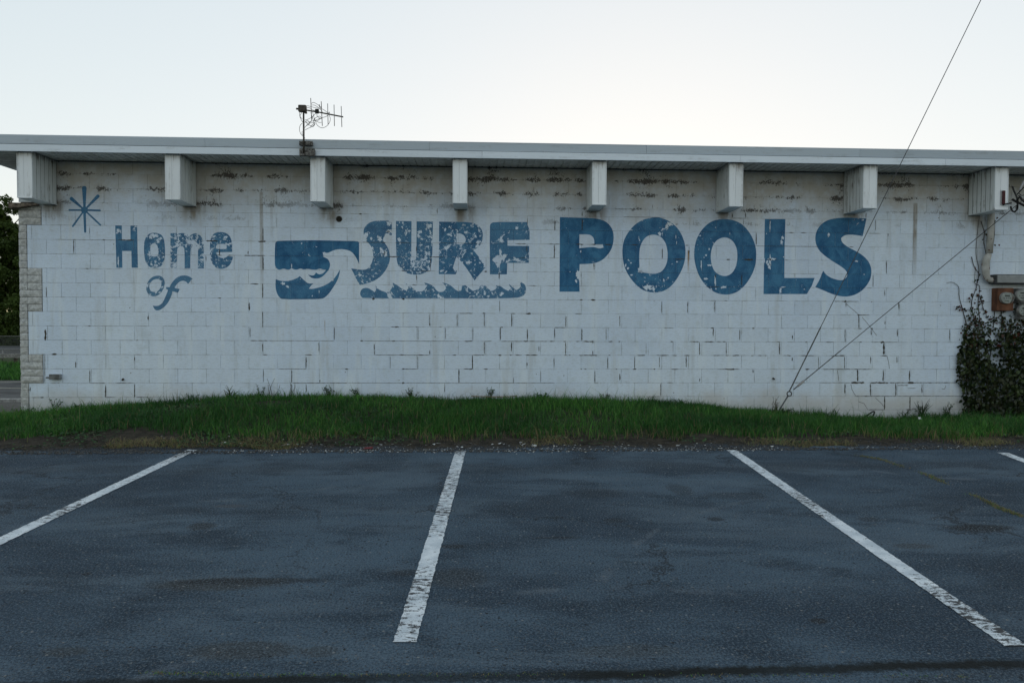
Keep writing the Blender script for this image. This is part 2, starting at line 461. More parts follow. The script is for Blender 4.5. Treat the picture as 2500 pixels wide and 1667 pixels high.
SEAM_Y = at_lot(1250, 1649).y
def mat_asphalt():
    m = NT('asphalt')
    P = m.pos(); x, y, z = m.sep(P); flat = m.comb(x, y, 0.0)
    big = m.noise(0.75, 6, 0.62, m.scale(flat, (0.6, 1.3, 1)), 0.5); mid = m.noise(2.2, 6, 0.65, m.scale(flat, (0.7, 1.2, 1)))
    c = m.mix(m.ramp(big, 0.34, 0.66), (0.026, 0.050, 0.080), (0.098, 0.155, 0.212))
    c = m.mix(m.ramp(mid, 0.46, 0.66, 0, 0.90), c, (0.018, 0.036, 0.058))
    c = m.mix(m.ramp(m.noise(0.9, 5, 0.7, m.scale(flat, (0.5, 1.5, 1)), 0.8), 0.47, 0.64, 0, 0.75), c, (0.130, 0.185, 0.238))
    # tyre bands running along the row of bays
    wv = m.noise(0.5, 2, 0.5, flat)
    for yy, hw, st in ((-3.85, 0.28, 0.45), (-5.0, 0.35, 0.20), (-7.35, 0.10, 0.5)):
        d = m.math('ABSOLUTE', m.math('ADD', m.math('SUBTRACT', y, yy), m.math('MULTIPLY', m.math('SUBTRACT', wv, 0.5), 0.8)))
        c = m.mix(m.math('MULTIPLY', m.ramp(d, 0, hw, 1, 0), m.ramp(mid, 0.3, 0.6, 0.3 * st, st)), c, (0.024, 0.025, 0.028))
    # curved scuffs left by turning tyres, and hairline cracks
    for cx_, cy_, rr in ((3.2, -7.4, 2.75), (5.6, -6.6, 1.9), (4.4, -3.0, 1.35), (-2.2, -3.2, 1.6), (-4.5, -7.9, 2.4), (0.6, -9.3, 2.9)):
        dx = m.math('SUBTRACT', x, cx_); dy = m.math('SUBTRACT', y, cy_)
        d = m.math('ABSOLUTE', m.math('SUBTRACT', m.math('SQRT', m.math('ADD', m.math('MULTIPLY', dx, dx), m.math('MULTIPLY', dy, dy))), rr))
        c = m.mix(m.math('MULTIPLY', m.ramp(d, 0.0, 0.05, 0.7, 0), m.ramp(m.noise(2.3, 4, 0.6, flat), 0.50, 0.62)), c, (0.17, 0.20, 0.235))
    wp = m.comb(m.math('ADD', x, m.math('MULTIPLY', m.noise(1.9, 5, 0.65, flat), 0.9)), m.math('ADD', y, m.math('MULTIPLY', m.noise(1.9, 5, 0.65, m.comb(y, x, 3.0)), 0.9)), 0.0)
    cr = m.voro(0.55, wp, 'DISTANCE_TO_EDGE')
    c = m.mix(m.math('MULTIPLY', m.ramp(cr, 0.004, 0.011, 0.75, 0), m.ramp(m.noise(0.7, 3, 0.5, flat), 0.50, 0.58)), c, (0.012, 0.014, 0.018))
    # oil spots and patches: u, v in the photograph, size along x and y
    for u, v, sx, sy, st, cc in OIL:
        p = at_lot(u, v)
        dx = m.math('DIVIDE', m.math('SUBTRACT', x, p.x), sx); dy = m.math('DIVIDE', m.math('SUBTRACT', y, p.y), sy)
        r = m.math('SQRT', m.math('ADD', m.math('MULTIPLY', dx, dx), m.math('MULTIPLY', dy, dy)))
        r = m.math('ADD', r, m.math('MULTIPLY', m.math('SUBTRACT', m.noise(7, 5, 0.7, flat), 0.5), 0.75))
        c = m.mix(m.math('MULTIPLY', m.ramp(r, 0.55, 1.05, 1, 0), st), c, cc)
    # stone in the binder
    ag = m.voro(95, flat, out='Color'); ags = m.sep(ag)[0]
    agd = m.voro(95, flat)
    c = m.mix(m.math('MULTIPLY', m.ramp(ags, 0.55, 0.95), m.ramp(agd, 0.25, 0.5, 1, 0)), c, (0.14, 0.14, 0.138))
    a2 = m.sep(m.voro(38, flat, out='Color'))[1]; a2d = m.voro(38, flat)
    c = m.mix(m.math('MULTIPLY', m.ramp(a2, 0.90, 0.97), m.ramp(a2d, 0.18, 0.30, 1, 0)), c, (0.30, 0.30, 0.29))
    c = m.mix(m.math('MULTIPLY', m.ramp(a2, 0.10, 0.03), m.ramp(a2d, 0.2, 0.4, 1, 0)), c, (0.015, 0.015, 0.016))
    c = m.mix(m.ramp(m.noise(220, 2, 0.6, flat), 0.4, 0.7, 0, 0.5), c, (0.02, 0.02, 0.022))
    gr_ = m.noise(84, 4, 0.85, flat)
    c = m.mix(m.ramp(gr_, 0.50, 0.62, 0, 0.72), c, (0.165, 0.215, 0.26))
    c = m.mix(m.ramp(gr_, 0.49, 0.38, 0, 0.85), c, (0.016, 0.022, 0.032))
    # dirty seam near the camera
    sy = m.math('ADD', SEAM_Y, m.math('MULTIPLY', m.math('SUBTRACT', m.noise(0.8, 4, 0.6, m.comb(x, 0.0, 0.0)), 0.5), 0.12))
    dsm = m.math('ADD', m.math('ABSOLUTE', m.math('SUBTRACT', y, sy)), m.math('MULTIPLY', m.math('SUBTRACT', m.noise(22, 5, 0.7, flat), 0.5), 0.09))
    c = m.mix(m.ramp(dsm, 0.012, 0.055, m.ramp(m.noise(1.1, 3, 0.5, m.comb(x, 5.0, 0.0)), 0.3, 0.6, 0.6, 0.95), 0), c, (0.010, 0.012, 0.011))
    m.bump(m.math('ADD', m.math('MULTIPLY', agd, -1.0), m.noise(150, 3, 0.7, flat)), 0.9, 0.012)
    return m.out(c, 0.88, 0.22)
DKO = (0.016, 0.016, 0.018); BRN = (0.050, 0.042, 0.028)
OIL = [(2393, 1288, .28, .09, .95, (0.010, 0.010, 0.011)), (493, 1284, .11, .09, .8, (0.030, 0.030, 0.028)), (530, 1425, .42, .10, .7, BRN), (600, 1418, .50, .05, .8, DKO),
       (2000, 1515, .055, .035, .9, DKO), (1439, 1118, .08, .06, .9, DKO), (590, 1588, .30, .10, .6, BRN), (780, 1590, .11, .06, .5, BRN), (1530, 1588, .28, .07, .4, BRN),
       (1110, 1410, .22, .16, .6, (0.032, 0.030, 0.026)), (1105, 1333, .10, .04, .8, DKO), (1000, 1397, .14, .06, .7, DKO), (1660, 1195, .12, .22, .5, DKO), (1800, 1210, .30, .12, .45, DKO),
       (1500, 1270, .10, .07, .6, DKO), (1748, 1267, .07, .05, .8, DKO), (1365, 1312, .20, .025, .7, DKO), (2120, 1267, .10, .06, .6, DKO), (2230, 1332, .16, .06, .5, BRN), (160, 1590, .12, .05, .5, BRN),
       (560, 1235, .16, .05, .5, (0.12, 0.11, 0.11)), (1455, 1205, .3, .16, .4, DKO), (210, 1400, .03, .03, .9, DKO)]
M['asphalt'] = mat_asphalt()

def mat_linepaint():
    m = NT('line_paint')
    P = m.pos(); x, y, z = m.sep(P); flat = m.comb(x, y, 0.0)
    n = m.noise(26, 6, 0.75, m.scale(flat, (0.7, 1.6, 1))); k = m.noise(1.3, 3, 0.5, flat); f = m.noise(150, 3, 0.7, flat)
    worn = m.math('ADD', m.math('ADD', n, m.math('MULTIPLY', m.math('SUBTRACT', k, 0.5), 0.45)), m.math('MULTIPLY', m.math('SUBTRACT', f, 0.5), 0.22))
    far = m.ramp(y, -3.75, -3.15, 0, 0.10); nearend = m.ramp(y, -6.2, -7.0, 0, 0.05)
    worn = m.math('ADD', worn, m.math('ADD', far, nearend))
    c = m.mix(m.ramp(m.noise(9, 4, 0.6, flat), 0.35, 0.7), (0.52, 0.57, 0.61), (0.76, 0.79, 0.81))
    c = m.mix(m.ramp(f, 0.45, 0.7, 0, 0.35), c, (0.30, 0.30, 0.30))
    c = m.mix(m.ramp(worn, 0.555, 0.60), c, (0.055, 0.055, 0.057))
    m.bump(f, 0.5, 0.006)
    return m.out(c, 0.8, 0.25)
M['line'] = mat_linepaint()

def mat_soil():
    m = NT('soil')
    P = m.pos(); x, y, z = m.sep(P); flat = m.comb(x, y, 0.0)
    n = m.noise(9, 6, 0.7, flat); f = m.noise(70, 4, 0.7, flat)
    c = m.mix(m.ramp(n, 0.35, 0.68), (0.030, 0.027, 0.022), (0.085, 0.070, 0.052))
    c = m.mix(m.ramp(f, 0.5, 0.75, 0, 0.6), c, (0.13, 0.125, 0.115))
    c = m.mix(m.ramp(m.math('ADD', y, m.math('MULTIPLY', m.math('SUBTRACT', n, 0.5), 0.35)), YE + 0.28, YE + 0.16), c, m.mix(m.ramp(f, 0.4, 0.62), (0.030, 0.036, 0.044), (0.105, 0.118, 0.132)))
    m.bump(m.math('ADD', n, f), 0.9, 0.03)
    return m.out(c, 0.95, 0.1)
M['soil'] = mat_soil()
M['earth'] = plain('field_ground', (0.055, 0.075, 0.03), 0.95, 0.1, var=0.35, sc=0.8)
M['road'] = plain('road_asphalt', (0.085, 0.085, 0.085), 0.9, 0.15, var=0.2, sc=1.2)
M['gravelroad'] = plain('gravel_shoulder', (0.10, 0.098, 0.092), 0.95, 0.1, var=0.4, sc=14)
M['concrete'] = plain('concrete', (0.30, 0.295, 0.28), 0.9, 0.15, var=0.25, sc=10)

def grid_obj(name, x0, x1, nx, y0, y1, ny, zf, mat):
    X, Y = np.meshgrid(np.linspace(x0, x1, nx + 1), np.linspace(y0, y1, ny + 1))
    Z = zf(X, Y)
    V = np.stack([X.ravel(), Y.ravel(), Z.ravel()], 1)
    i = np.arange(nx); j = np.arange(ny)
    a = (j[:, None] * (nx + 1) + i[None]).ravel()
    F = np.stack([a, a + 1, a + nx + 2, a + nx + 1], 1)
    me = fast_mesh(name, V, F, mat, smooth=True)
    o = bpy.data.objects.new(name, me); link(o); WL[o.name] = Vector((0, 0, 0))
    return o

PROF_Y = np.array([-400., -60., CAM.y, YE - 0.05, -0.02, 0.5, 14.6, 23.9, 27.6, 31.4, 67.5, 72., 120., 2500.])
PROF_Z = np.array([-3.0, -2.3, 0.0 - .05, .25, .10, .10, -1.18, -1.18, -.60, -.33, -.92, -.8, .5, .5])
def base_z(x, y): return np.interp(y, PROF_Y, PROF_Z) - 0.06
# one sheet of land out to the horizon
ys = np.unique(np.concatenate([PROF_Y, np.linspace(-60, 130, 60), np.linspace(130, 2500, 12)]))
xs = np.unique(np.concatenate([np.linspace(-1500, -100, 8), np.linspace(-100, 100, 40), np.linspace(100, 1500, 8)]))
X, Y = np.meshgrid(xs, ys); nx = len(xs)
a = (np.arange(len(ys) - 1)[:, None] * nx + np.arange(nx - 1)[None]).ravel()
o = bpy.data.objects.new('ground', fast_mesh('ground', np.stack([X.ravel(), Y.ravel(), base_z(X, Y).ravel()], 1),
                                             np.stack([a, a + 1, a + nx + 1, a + nx], 1), M['earth'], smooth=True))
link(o); tag(o, kind='structure', label='grassy land around the building')

lot = grid_obj('parking_lot', -40, 40, 8, -40, YE - 0.0, 8, lambda x, y: GS * (y - CAM.y), M['asphalt'])
tag(lot, kind='structure', label='worn blue grey asphalt parking lot in front of the wall')
soil = grid_obj('verge_soil', -12, 14, 170, YE - 0.10, 0.02, 44, lambda x, y: np.where(y < YE - 0.02, GS * (YE - CAM.y) - 0.012, bank_z(x, y)), M['soil'])
tag(soil, kind='structure', label='dark soil of the grass verge between asphalt and wall')

# crumbling edge of the asphalt: uneven lip
mb = MB(); prevx = -12
n = 260
for i in range(n):
    xa, xb = -12 + 26 * i / n, -12 + 26 * (i + 1) / n
ex = np.linspace(-12, 14, 261); ey = YE + 0.03 + 0.035 * np.sin(ex * 2.1) + 0.03 * rng.standard_normal(261)
V = []; F = []
for i, xx in enumerate(ex):
    V += [(xx, YE - 0.02, lot_z(YE - 0.02) + 0.0005), (xx, ey[i], lot_z(YE) + 0.002), (xx, ey[i] + 0.012, lot_z(YE) - 0.03)]
    if i: b = 3 * i; F += [(b - 3, b, b + 1, b - 2), (b - 2, b + 1, b + 2, b - 1)]
obj('asphalt_edge', V, F, M['asphalt'], lot)

# parking lines, traced corner by corner on the lot
LINES = [([(430, 1030.5), (464, 1031), (0, 1256), (-30, 1254), (-30, 1242), (0, 1231)], 'white parking line at the far left bay'),
         ([(1045, 1036), (1071, 1036), (952, 1474), (910, 1476)], 'white parking line in the middle of the lot'),
         ([(1667, 1033), (1690, 1033), (2352, 1478), (2420, 1524), (2420, 1547), (2352, 1500)], 'white parking line on the right of the lot'),
         ([(2292, 1038), (2312, 1038), (2450, 1090), (2450, 1102)], 'white parking line at the right edge')]
def line_mesh(p0, p1, w0):
    d = (p1 - p0); L = d.length; d.normalize(); sx = Vector((-d.y, d.x, 0)).normalized()
    V = []; F = []; n = int(L / 0.022)
    for i in range(n + 1):
        p = p0 + d * (L * i / n)
        w = w0 / 2
        for sgn in (-1, 1):
            q = p + sx * sgn * (w + random.uniform(-.0042, .0030))
            V.append((q.x, q.y, lot_z(q.y) + 0.004))
        if i: b = 2 * i; F.append((b - 2, b - 1, b + 1, b))
    return V, F
for (ua, va), (ub, vb), lab in [((443, 1033), (0, 1243), 0), ((1058, 1036), (930, 1475), 0), ((1680, 1034), (2345, 1492), 0), ((2303, 1040), (2420, 1084), 0)]:
    p0 = at_lot(ua / .9408, va / .9408); p1 = at_lot(ub / .9408, vb / .9408)
    if ub != 930: p1 = p0 + (p1 - p0) * (3.85 / (p1 - p0).length)
    V, F = line_mesh(p0, p1, 0.105)
    obj('parking_line', V, F, M['line'], lot)

# ------------------------------------------------------------------ building
BX0, BX1, BY1 = -6.483, 12.0, 12.0
bld = empty('painted_block_building', (0.8, 0.0, 0.2), 'long low white painted concrete block building with faded blue wall sign and flat roof', 'building')
SOF = 3.862
# backing of unpainted mortar, seen in open joints
mb = MB(); mb.box(-6.36, BX1, 0.014, 0.19, -0.35, SOF + 0.05)
front = mb.build('front_wall', M['mortar'], bld)
# rear and side walls
MB().box(-6.44, BX1, BY1 - 0.2, BY1, -2.0, SOF + 0.05).build('rear_wall', M['wall'], bld)
sidew = MB().box(-6.44, -6.30, 0.192, BY1 - 0.203, -2.0, SOF + 0.05).build('side_wall', M['stone'], bld)
MB().box(BX1 + 0.002, BX1 + 0.2, 0.0, BY1, -2.0, SOF + 0.05).build('side_wall', M['wall'], bld)

J = 0.0055                                          # joint width
lines = course_lines()                              # descending z of the bed joints
QZ = [(3.262, 1), (2.957, 0), (2.347, 1), (1.738, 0), (1.128, 1), (0.722, 0)]   # long (1) and short (0) runs of corner stone
def left_edge(zmid):
    e = -6.37
    for zz, lg in QZ:
        if zmid < zz: e = -6.172 if lg else -6.372
    if zmid > 3.262: e = BX0
    return e
cells = []                                          # (x0, x1, z0, z1, y front, joint)
blocks = []
for r in range(len(lines) - 1):
    z1, z0 = lines[r] - J / 2, lines[r + 1] + J / 2
    zc = (z0 + z1) / 2
    k = r - 4                                       # course number below line Z0 + 2 CH
    off = PH + (BL / 2 if (r % 2) else 0)
    xl = left_edge(zc)
    j = math.floor((xl - off) / BL)
    xs_ = [xl] + [off + BL * q for q in range(j + 1, 60) if xl + 0.05 < off + BL * q < BX1] + [BX1]
    for a_, b_ in zip(xs_[:-1], xs_[1:]):
        if z0 < -0.2: continue
        yf = -random.uniform(0, 0.0016)
        blocks.append((a_ + J / 2, b_ - J / 2, z0, min(z1, SOF + 0.03), yf))
        # vertical joint in three pieces
        for q in range(3):
            za, zb_ = z0 + (z1 - z0) * q / 3, z0 + (z1 - z0) * (q + 1) / 3
            cells.append((b_ - J / 2, b_ + J / 2, za, min(zb_, SOF + .03), random.uniform(0.0012, 0.0035), 1))
    n = int((BX1 - xl) / 0.1)
    for q in range(n):
        xa, xb = xl + (BX1 - xl) * q / n, xl + (BX1 - xl) * (q + 1) / n
        cells.append((xa, xb, lines[r + 1] - J / 2, lines[r + 1] + J / 2, random.uniform(0.0010, 0.0035), 1))

def in_view(x0, x1, z0, z1):
    p = Vector(((x0 + x1) / 2, 0, (z0 + z1) / 2)) - CAM
    d = p.dot(fwd); u = CX + FPX * p.dot(rgt) / d; v = CY - FPX * p.dot(upv) / d
    return 0 < u < 2500 and 0 < v < 1667, u, v, d
score = []
for i, (x0, x1, z0, z1, yf) in enumerate(blocks):
    ok, u, v, d = in_view(x0, x1, z0, z1)
    gz = float(np.interp((x0 + x1) / 2, zbx, zbz))
    vis = max(0, z1 - max(z0, gz + 0.05)) * (x1 - x0)
    if x1 > 7.0 and z0 < 2.1: vis *= 0.2
    if z1 > 3.3 and min(abs((x0 + x1) / 2 - b) for b in BEAM_X) < 0.3: vis *= 0.5
    score.append((vis / d ** 2 if ok else 0, i))
score.sort(reverse=True)
single = set(i for s, i in score[:300])
rest = MB(); tones = []
shared = {}
for i, (x0, x1, z0, z1, yf) in enumerate(blocks):
    if i in single:
        key = (round(x1 - x0, 3), round(z1 - z0, 3))
        if key not in shared:
            b = MB(); b.box(0, x1 - x0, 0, 0.013, 0, z1 - z0)
            shared[key] = mesh('block', b.v, b.f, M['wall'])
        o = put('block', shared[key], front, (x0, yf, z0))
    else:
        rest.box(x0, x1, yf, 0.013, z0, z1); tones += [random.random()] * 8
ro = rest.build('block_field', M['wall'], front); tag(ro, kind='stuff')
at_ = ro.data.attributes.new('tone', 'FLOAT', 'POINT'); at_.data.foreach_set('value', np.array(tones, dtype=np.float32))
jm = MB()
for x0, x1, z0, z1, yf, q in cells:
    jm.add([(x0, yf, z0), (x1, yf, z0), (x1, yf, z1), (x0, yf, z1)], [(0, 1, 2, 3)])
tag(jm.build('mortar_joint', M['joint'], front), kind='stuff')

# ---- open and crumbled joints, placed as they are in the photograph
def Zm(x0, y0, s): return lambda x, y: (x0 + x / s, y0 + y / s)
GAPS = [
 ((600, 720, 3.618), "30,70-135,10;150,430-500,9;150,155-280,4;150,0-25,10;1135,430-530,7;1622,165-270,5;1625,250-275,8;1867,165-280,5;2107,165-280,6;2350,165-280,8;783,285-400,6;1522,285-400,4;1765,285-395,4;2007,290-405,4;2250,285-395,6;647,415-500,6;1625,485-525,8;2107,410-520,7;2347,415-500,7;533,545-650,6;535,570-595,9;1277,540-650,3;1520,540-655,4;2003,530-655,8;407,665-775,7;157,655-770,3;655,745-770,8;1883,655-778,8;1758,785-860,5;535,785-860,6;407,790-870,5;38,285-375,5",
  "40-195,403,6;195-780,404,3;1010-1040,404,8;1040-1280,406,3;1283-1325,408,7;1325-1840,408,3;1930-2005,408,8;2110-2175,408,6;1885-2007,162,5;2090-2120,160,10;1283-1355,283,8;1500-1530,287,6;1710-1735,288,6;2245-2272,288,7;150-195,529,7;522-587,528,7;1140-1625,528,4;1355-1405,528,9;1520-1575,532,7;1825-1860,533,7;2005-2110,534,7;2230-2260,532,9;285-535,653,4;875-905,658,8;1380-1405,658,8;1925-2005,656,9;2100-2140,657,12;1380-1520,655,5;410-900,777,5;900-1385,778,3;1380-1405,775,14;1400-2352,780,3"),
 ((1200, 720, 3.618), "657,185-285,7;1133,180-280,6;177,170-280,4;72,50-150,4;1503,55-160,5;1733,60-160,7;1968,60-155,6;77,290-400,6;318,300-405,6;558,295-380,7;798,300-405,8;1958,295-365,10;2193,305-400,6;1012,295-400,4;177,415-480,8;418,450-500,7;655,415-530,7;895,490-530,7;895,405-430,9;1838,415-530,7;2073,415-530,6;1365,420-520,3;1603,410-510,3;313,595-630,9;552,555-645,7;1026,550-650,7;1264,545-650,6;1482,545-640,5;1719,540-640,8;2310,655-690,8;913,670-780,6;1132,695-755,12;1838,735-765,9;1493,780-895,5;1020,860-900,6;435,665-770,3;195,725-780,5",
  "85-560,408,5;275-330,410,9;453-495,410,9;510-555,410,9;630-660,410,7;745-780,412,6;800-905,410,8;1030-1070,412,8;1120-1140,413,7;1580-1605,413,8;1745-1835,412,8;1880-1970,412,9;1985-2030,413,8;2040-2070,413,8;60-90,532,12;160-180,532,8;210-265,534,8;300-410,534,9;640-665,532,8;680-700,535,6;770-935,534,8;1030-1055,534,8;1280-1360,534,8;1455-1570,534,8;1590-1640,534,8;1700-1755,534,8;1955-2025,536,8;2065-2095,536,8;2125-2190,538,9;2290-2320,534,7;165-215,167,7;300-350,163,13;735-800,166,5;780-805,45,10;875-918,46,12;1925-1985,52,5;2055-2085,50,8;75-103,288,8;555-655,290,5;1520-1610,292,4;1935-1965,294,10;2300-2325,292,10;785-800,650,9;815-840,655,6;1095-1112,657,8;1245-1280,655,10;1430-1447,655,9;1585-1655,656,8;1995-2195,655,5;2055-2150,657,11;905-945,780,7;0-560,779,4;1380-1490,897,5;1545-1605,775,4"),
 ((1850, 700, 4.356), "937,160-215,12;1073,300-440,10;928,450-590,10;1205,450-515,11;1483,450-530,11;2040,450-570,8;368,515-560,11;230,590-720,10;1340,590-720,20;922,740-870,6;1200,740-820,9;365,750-790,11;645,740-880,5;1060,880-1005,14;1333,880-1005,12;1612,890-1005,12;925,1030-1135,12;1197,1025-1160,11;1467,1025-1160,12;1745,1030-1130,9;1348,1165-1305,13;1617,1165-1300,12;1500,160-245,11;1350,30-100,9;1595,1310-1360,12;1478,740-810,8;1352,365-400,8",
  "200-240,587,9;500-525,590,10;720-810,587,10;0-45,731,9;75-95,731,8;270-355,731,9;445-600,731,9;770-930,733,11;1300-1380,733,10;505-550,878,14;690-1205,877,7;990-1135,1012,20;1195-1390,1012,16;1590-1665,1020,18;1400-2110,1017,8;370-510,1020,6;1040-1480,1163,7;1130-1180,1163,11;1170-1350,1307,9;1575-1630,1300,15;810-1075,152,7;910-945,157,18;1050-1190,297,7;1060-1095,297,14;1060-1110,440,10;1200-1225,445,12;1065-1110,588,10;1200-1490,585,6;1300-1345,598,22;1480-1600,1047,7;1590-1680,1078,6;650-990,1022,5;1480-2180,1160,5"),
 ((840, 500, 4.9), "865,500-560,8;867,840-905,10;1855,815-890,10;1033,640-790,6;2186,480-560,8;2193,160-240,8;705,760-800,6;1115,40-110,8",
  "215-505,455,8;610-805,457,7;525-660,624,12;1020-1190,632,9;685-745,793,9;915-1040,793,9;815-870,962,11;2095-2180,640,6;2045-2180,472,9;2215-2305,968,7;1150-1660,467,5;0-40,622,6;690-725,1120,24;335-370,1110,26;175-215,117,14;1680-1710,795,20"),
 ((1340, 500, 5.6), "82,220-355,14;74,550-735,12;455,90-160,10;455,190-350,14;617,795-860,14;618,860-890,8;440,940-1000,5;1550,600-735,10;1415,0-50,6;1780,0-70,6;1915,570-610,6;1915,625-660,26",
  "0-150,545,8;375-475,550,16;570-650,550,14;765-860,550,20;1130-1210,550,14;1720-1860,748,14;1860-1920,565,7;425-460,1302,12;575-635,1304,16;0-75,738,5;900-1200,80,6;1020-1600,180,6"),
 ((1680, 500, 4.704), "780,320-460,12;658,85-155,8;637,165-225,5;508,100-150,9;2042,90-155,9;2152,170-300,6;2295,330-370,8;2275,640-790,9;2122,805-945,6;312,800-930,12;612,805-930,9;940,170-305,10;1218,790-840,4;300,1110-1223,4;1365,20-70,7;757,0-75,6",
  "640-745,635,20;440-485,635,14;210-360,942,8;930-1010,626,12;1160-1210,318,8;1290-1360,320,8;780-1500,478,5;1850-1900,482,7;1110-1150,636,6;2050-2110,955,6;1065-1125,945,9;1780-1840,325,8;2075-2210,320,6;510-660,155,6;1980-2040,90,5"),
 ((150, 430, 4.238), "128,660-800,7;1637,750-825,9;1932,775-810,10;2087,830-970,10;2087,540-670,6;1945,1310-1390,10;897,1445-1490,9;2083,1110-1250,9;290,530-600,4;1497,830-880,6;2083,1400-1568,7",
  "585-755,665,12;1495-1620,673,12;1720-1780,825,7;1890-2110,826,8;1955-2040,1117,9;1615-1655,1262,8;2035-2119,680,14;250-285,952,8;120-155,657,10;425-460,660,9;0-560,655,3;1600-1660,822,8"),
 ((0, 700, 3.92), "1418,280-318,9;1290,670-710,9;725,715-775,8;860,795-920,8;1010,940-1060,9;1288,930-1060,9;1427,1065-1140,8;1140,1070-1125,7;435,410-515,18;430,650-920,6;445,0-100,6;290,960-1000,8",
  "860-1010,922,6;1100-1285,926,5;1300-1425,1062,6;1010-1105,1060,5;380-425,1066,9;285-440,638,6;840-870,377,9;1300-1325,513,7;1300-1360,648,5;545-575,925,4;495-545,665,22;300-420,1064,5"),
]
gm = MB(); wide = MB()
def jag(a, b, w, y):
    """crumbled strip from wall point a to b, w wide"""
    d = b - a; L = d.length
    if L < 1e-4: return
    d /= L; nrm = Vector((-d.z, 0, d.x))
    n = max(3, int(L / 0.022)); V = []; F = []
    for i in range(n + 1):
        t = i / n; p = a + d * (L * t)
        e = 0.25 if i in (0, n) else 1
        h1 = w / 2 * e * random.uniform(.35, 1.15); h2 = w / 2 * e * random.uniform(.35, 1.15)
        q1 = p + nrm * h1; q2 = p - nrm * h2
        V += [(q1.x, y, q1.z), (q2.x, y, q2.z)]
        if i: k = 2 * i; F.append((k - 2, k, k + 1, k - 1))
    (wide if w > 0.018 else gm).add(V, F)
def snapz(z):
    q = min(lines, key=lambda l: abs(l - z)); return q if abs(q - z) < 0.03 else z
for (x0, y0, s), vs, hs in GAPS:
    for it in vs.split(';'):
        x, yy, w = it.split(','); ya, yb = map(float, yy.split('-'))
        a_ = at(x0 + float(x) / s, y0 + ya / s); b_ = at(x0 + float(x) / s, y0 + yb / s)
        jag(a_, b_, float(w) / s / 168.0 * 1.15, -0.0030 - random.uniform(0, .0004))
    for it in hs.split(';'):
        xx, y, w = it.split(','); xa, xb = map(float, xx.split('-'))
        a_ = at(x0 + xa / s, y0 + float(y) / s); b_ = at(x0 + xb / s, y0 + float(y) / s)
        z = snapz((a_.z + b_.z) / 2); a_.z = z; b_.z = z
        jag(a_, b_, float(w) / s / 168.0 * 1.15, -0.0026 - random.uniform(0, .0004))
tag(gm.build('open_joint', M['mortar'], front), kind='stuff')
tag(wide.build('crumbled_mortar', M['mortar'], front), kind='stuff')
# thin settlement cracks
ck = MB()
for pts in ([(945, 185), (1000, 235), (1035, 262), (1075, 300)], [(1110, 325), (1170, 395), (1205, 440), (1265, 520)], [(990, 1035), (1000, 1090), (1040, 1160)],
            [(1070, 1220), (1130, 1240), (1170, 1307)], [(1250, 1180), (1310, 1235), (1340, 1275)], [(845, 885), (855, 950), (860, 1000)], [(1375, 740), (1390, 800), (1400, 870)], [(1955, 1082), (1985, 1090), (2000, 1050)]):
    P = [at(1850 + a / 4.356, 700 + b / 4.356) for a, b in pts]
    for a_, b_ in zip(P[:-1], P[1:]): 
        d = (b_ - a_); L = d.length; d /= L; nr = Vector((-d.z, 0, d.x)) * 0.0028
        ck.add([(p.x, -0.0022, p.z) for p in (a_ - nr, b_ - nr, b_ + nr, a_ + nr)], [(0, 1, 2, 3)])
tag(ck.build('settlement_crack', M['mortar'], front), kind='stuff')

# ---- painted sign: outlines traced on the wall, cut along the joints so the paint follows the relief
def smooth_poly(P, it=2):
    P = [Vector((p[0], p[1])) for p in P]
    for _ in range(it):
        Q = []; n = len(P)
        for i in range(n):
            a_, p, c = P[i - 1], P[i], P[(i + 1) % n]
            d1 = (p - a_); d2 = (c - p)
            if d1.length < 1e-9 or d2.length < 1e-9: continue
            ang = abs(d1.angle(d2)) if d1.length and d2.length else 0
            if ang > R(48): Q.append(p)
            else:
                Q.append(p - d1 * 0.25); Q.append(p + d2 * 0.25)
        P = Q
    return P
def clip_rect(poly, x0, x1, z0, z1):
    def cut(P, ax, v, keep_less):
        out = []
        for i in range(len(P)):
            a_, b_ = P[i - 1], P[i]
            ia = (a_[ax] <= v) if keep_less else (a_[ax] >= v); ib = (b_[ax] <= v) if keep_less else (b_[ax] >= v)
            if ia != ib:
                t = (v - a_[ax]) / (b_[ax] - a_[ax]); out.append((a_[0] + (b_[0] - a_[0]) * t, a_[1] + (b_[1] - a_[1]) * t))
            if ib: out.append(b_)
        return out
    P = poly
    for ax, v, kl in ((0, x0, False), (0, x1, True), (1, z0, False), (1, z1, True)):
        P = cut(P, ax, v, kl)
        if len(P) < 3: return []
    return P
ALLC = [(x0, x1, z0, z1, yf, 0) for x0, x1, z0, z1, yf in blocks] + cells
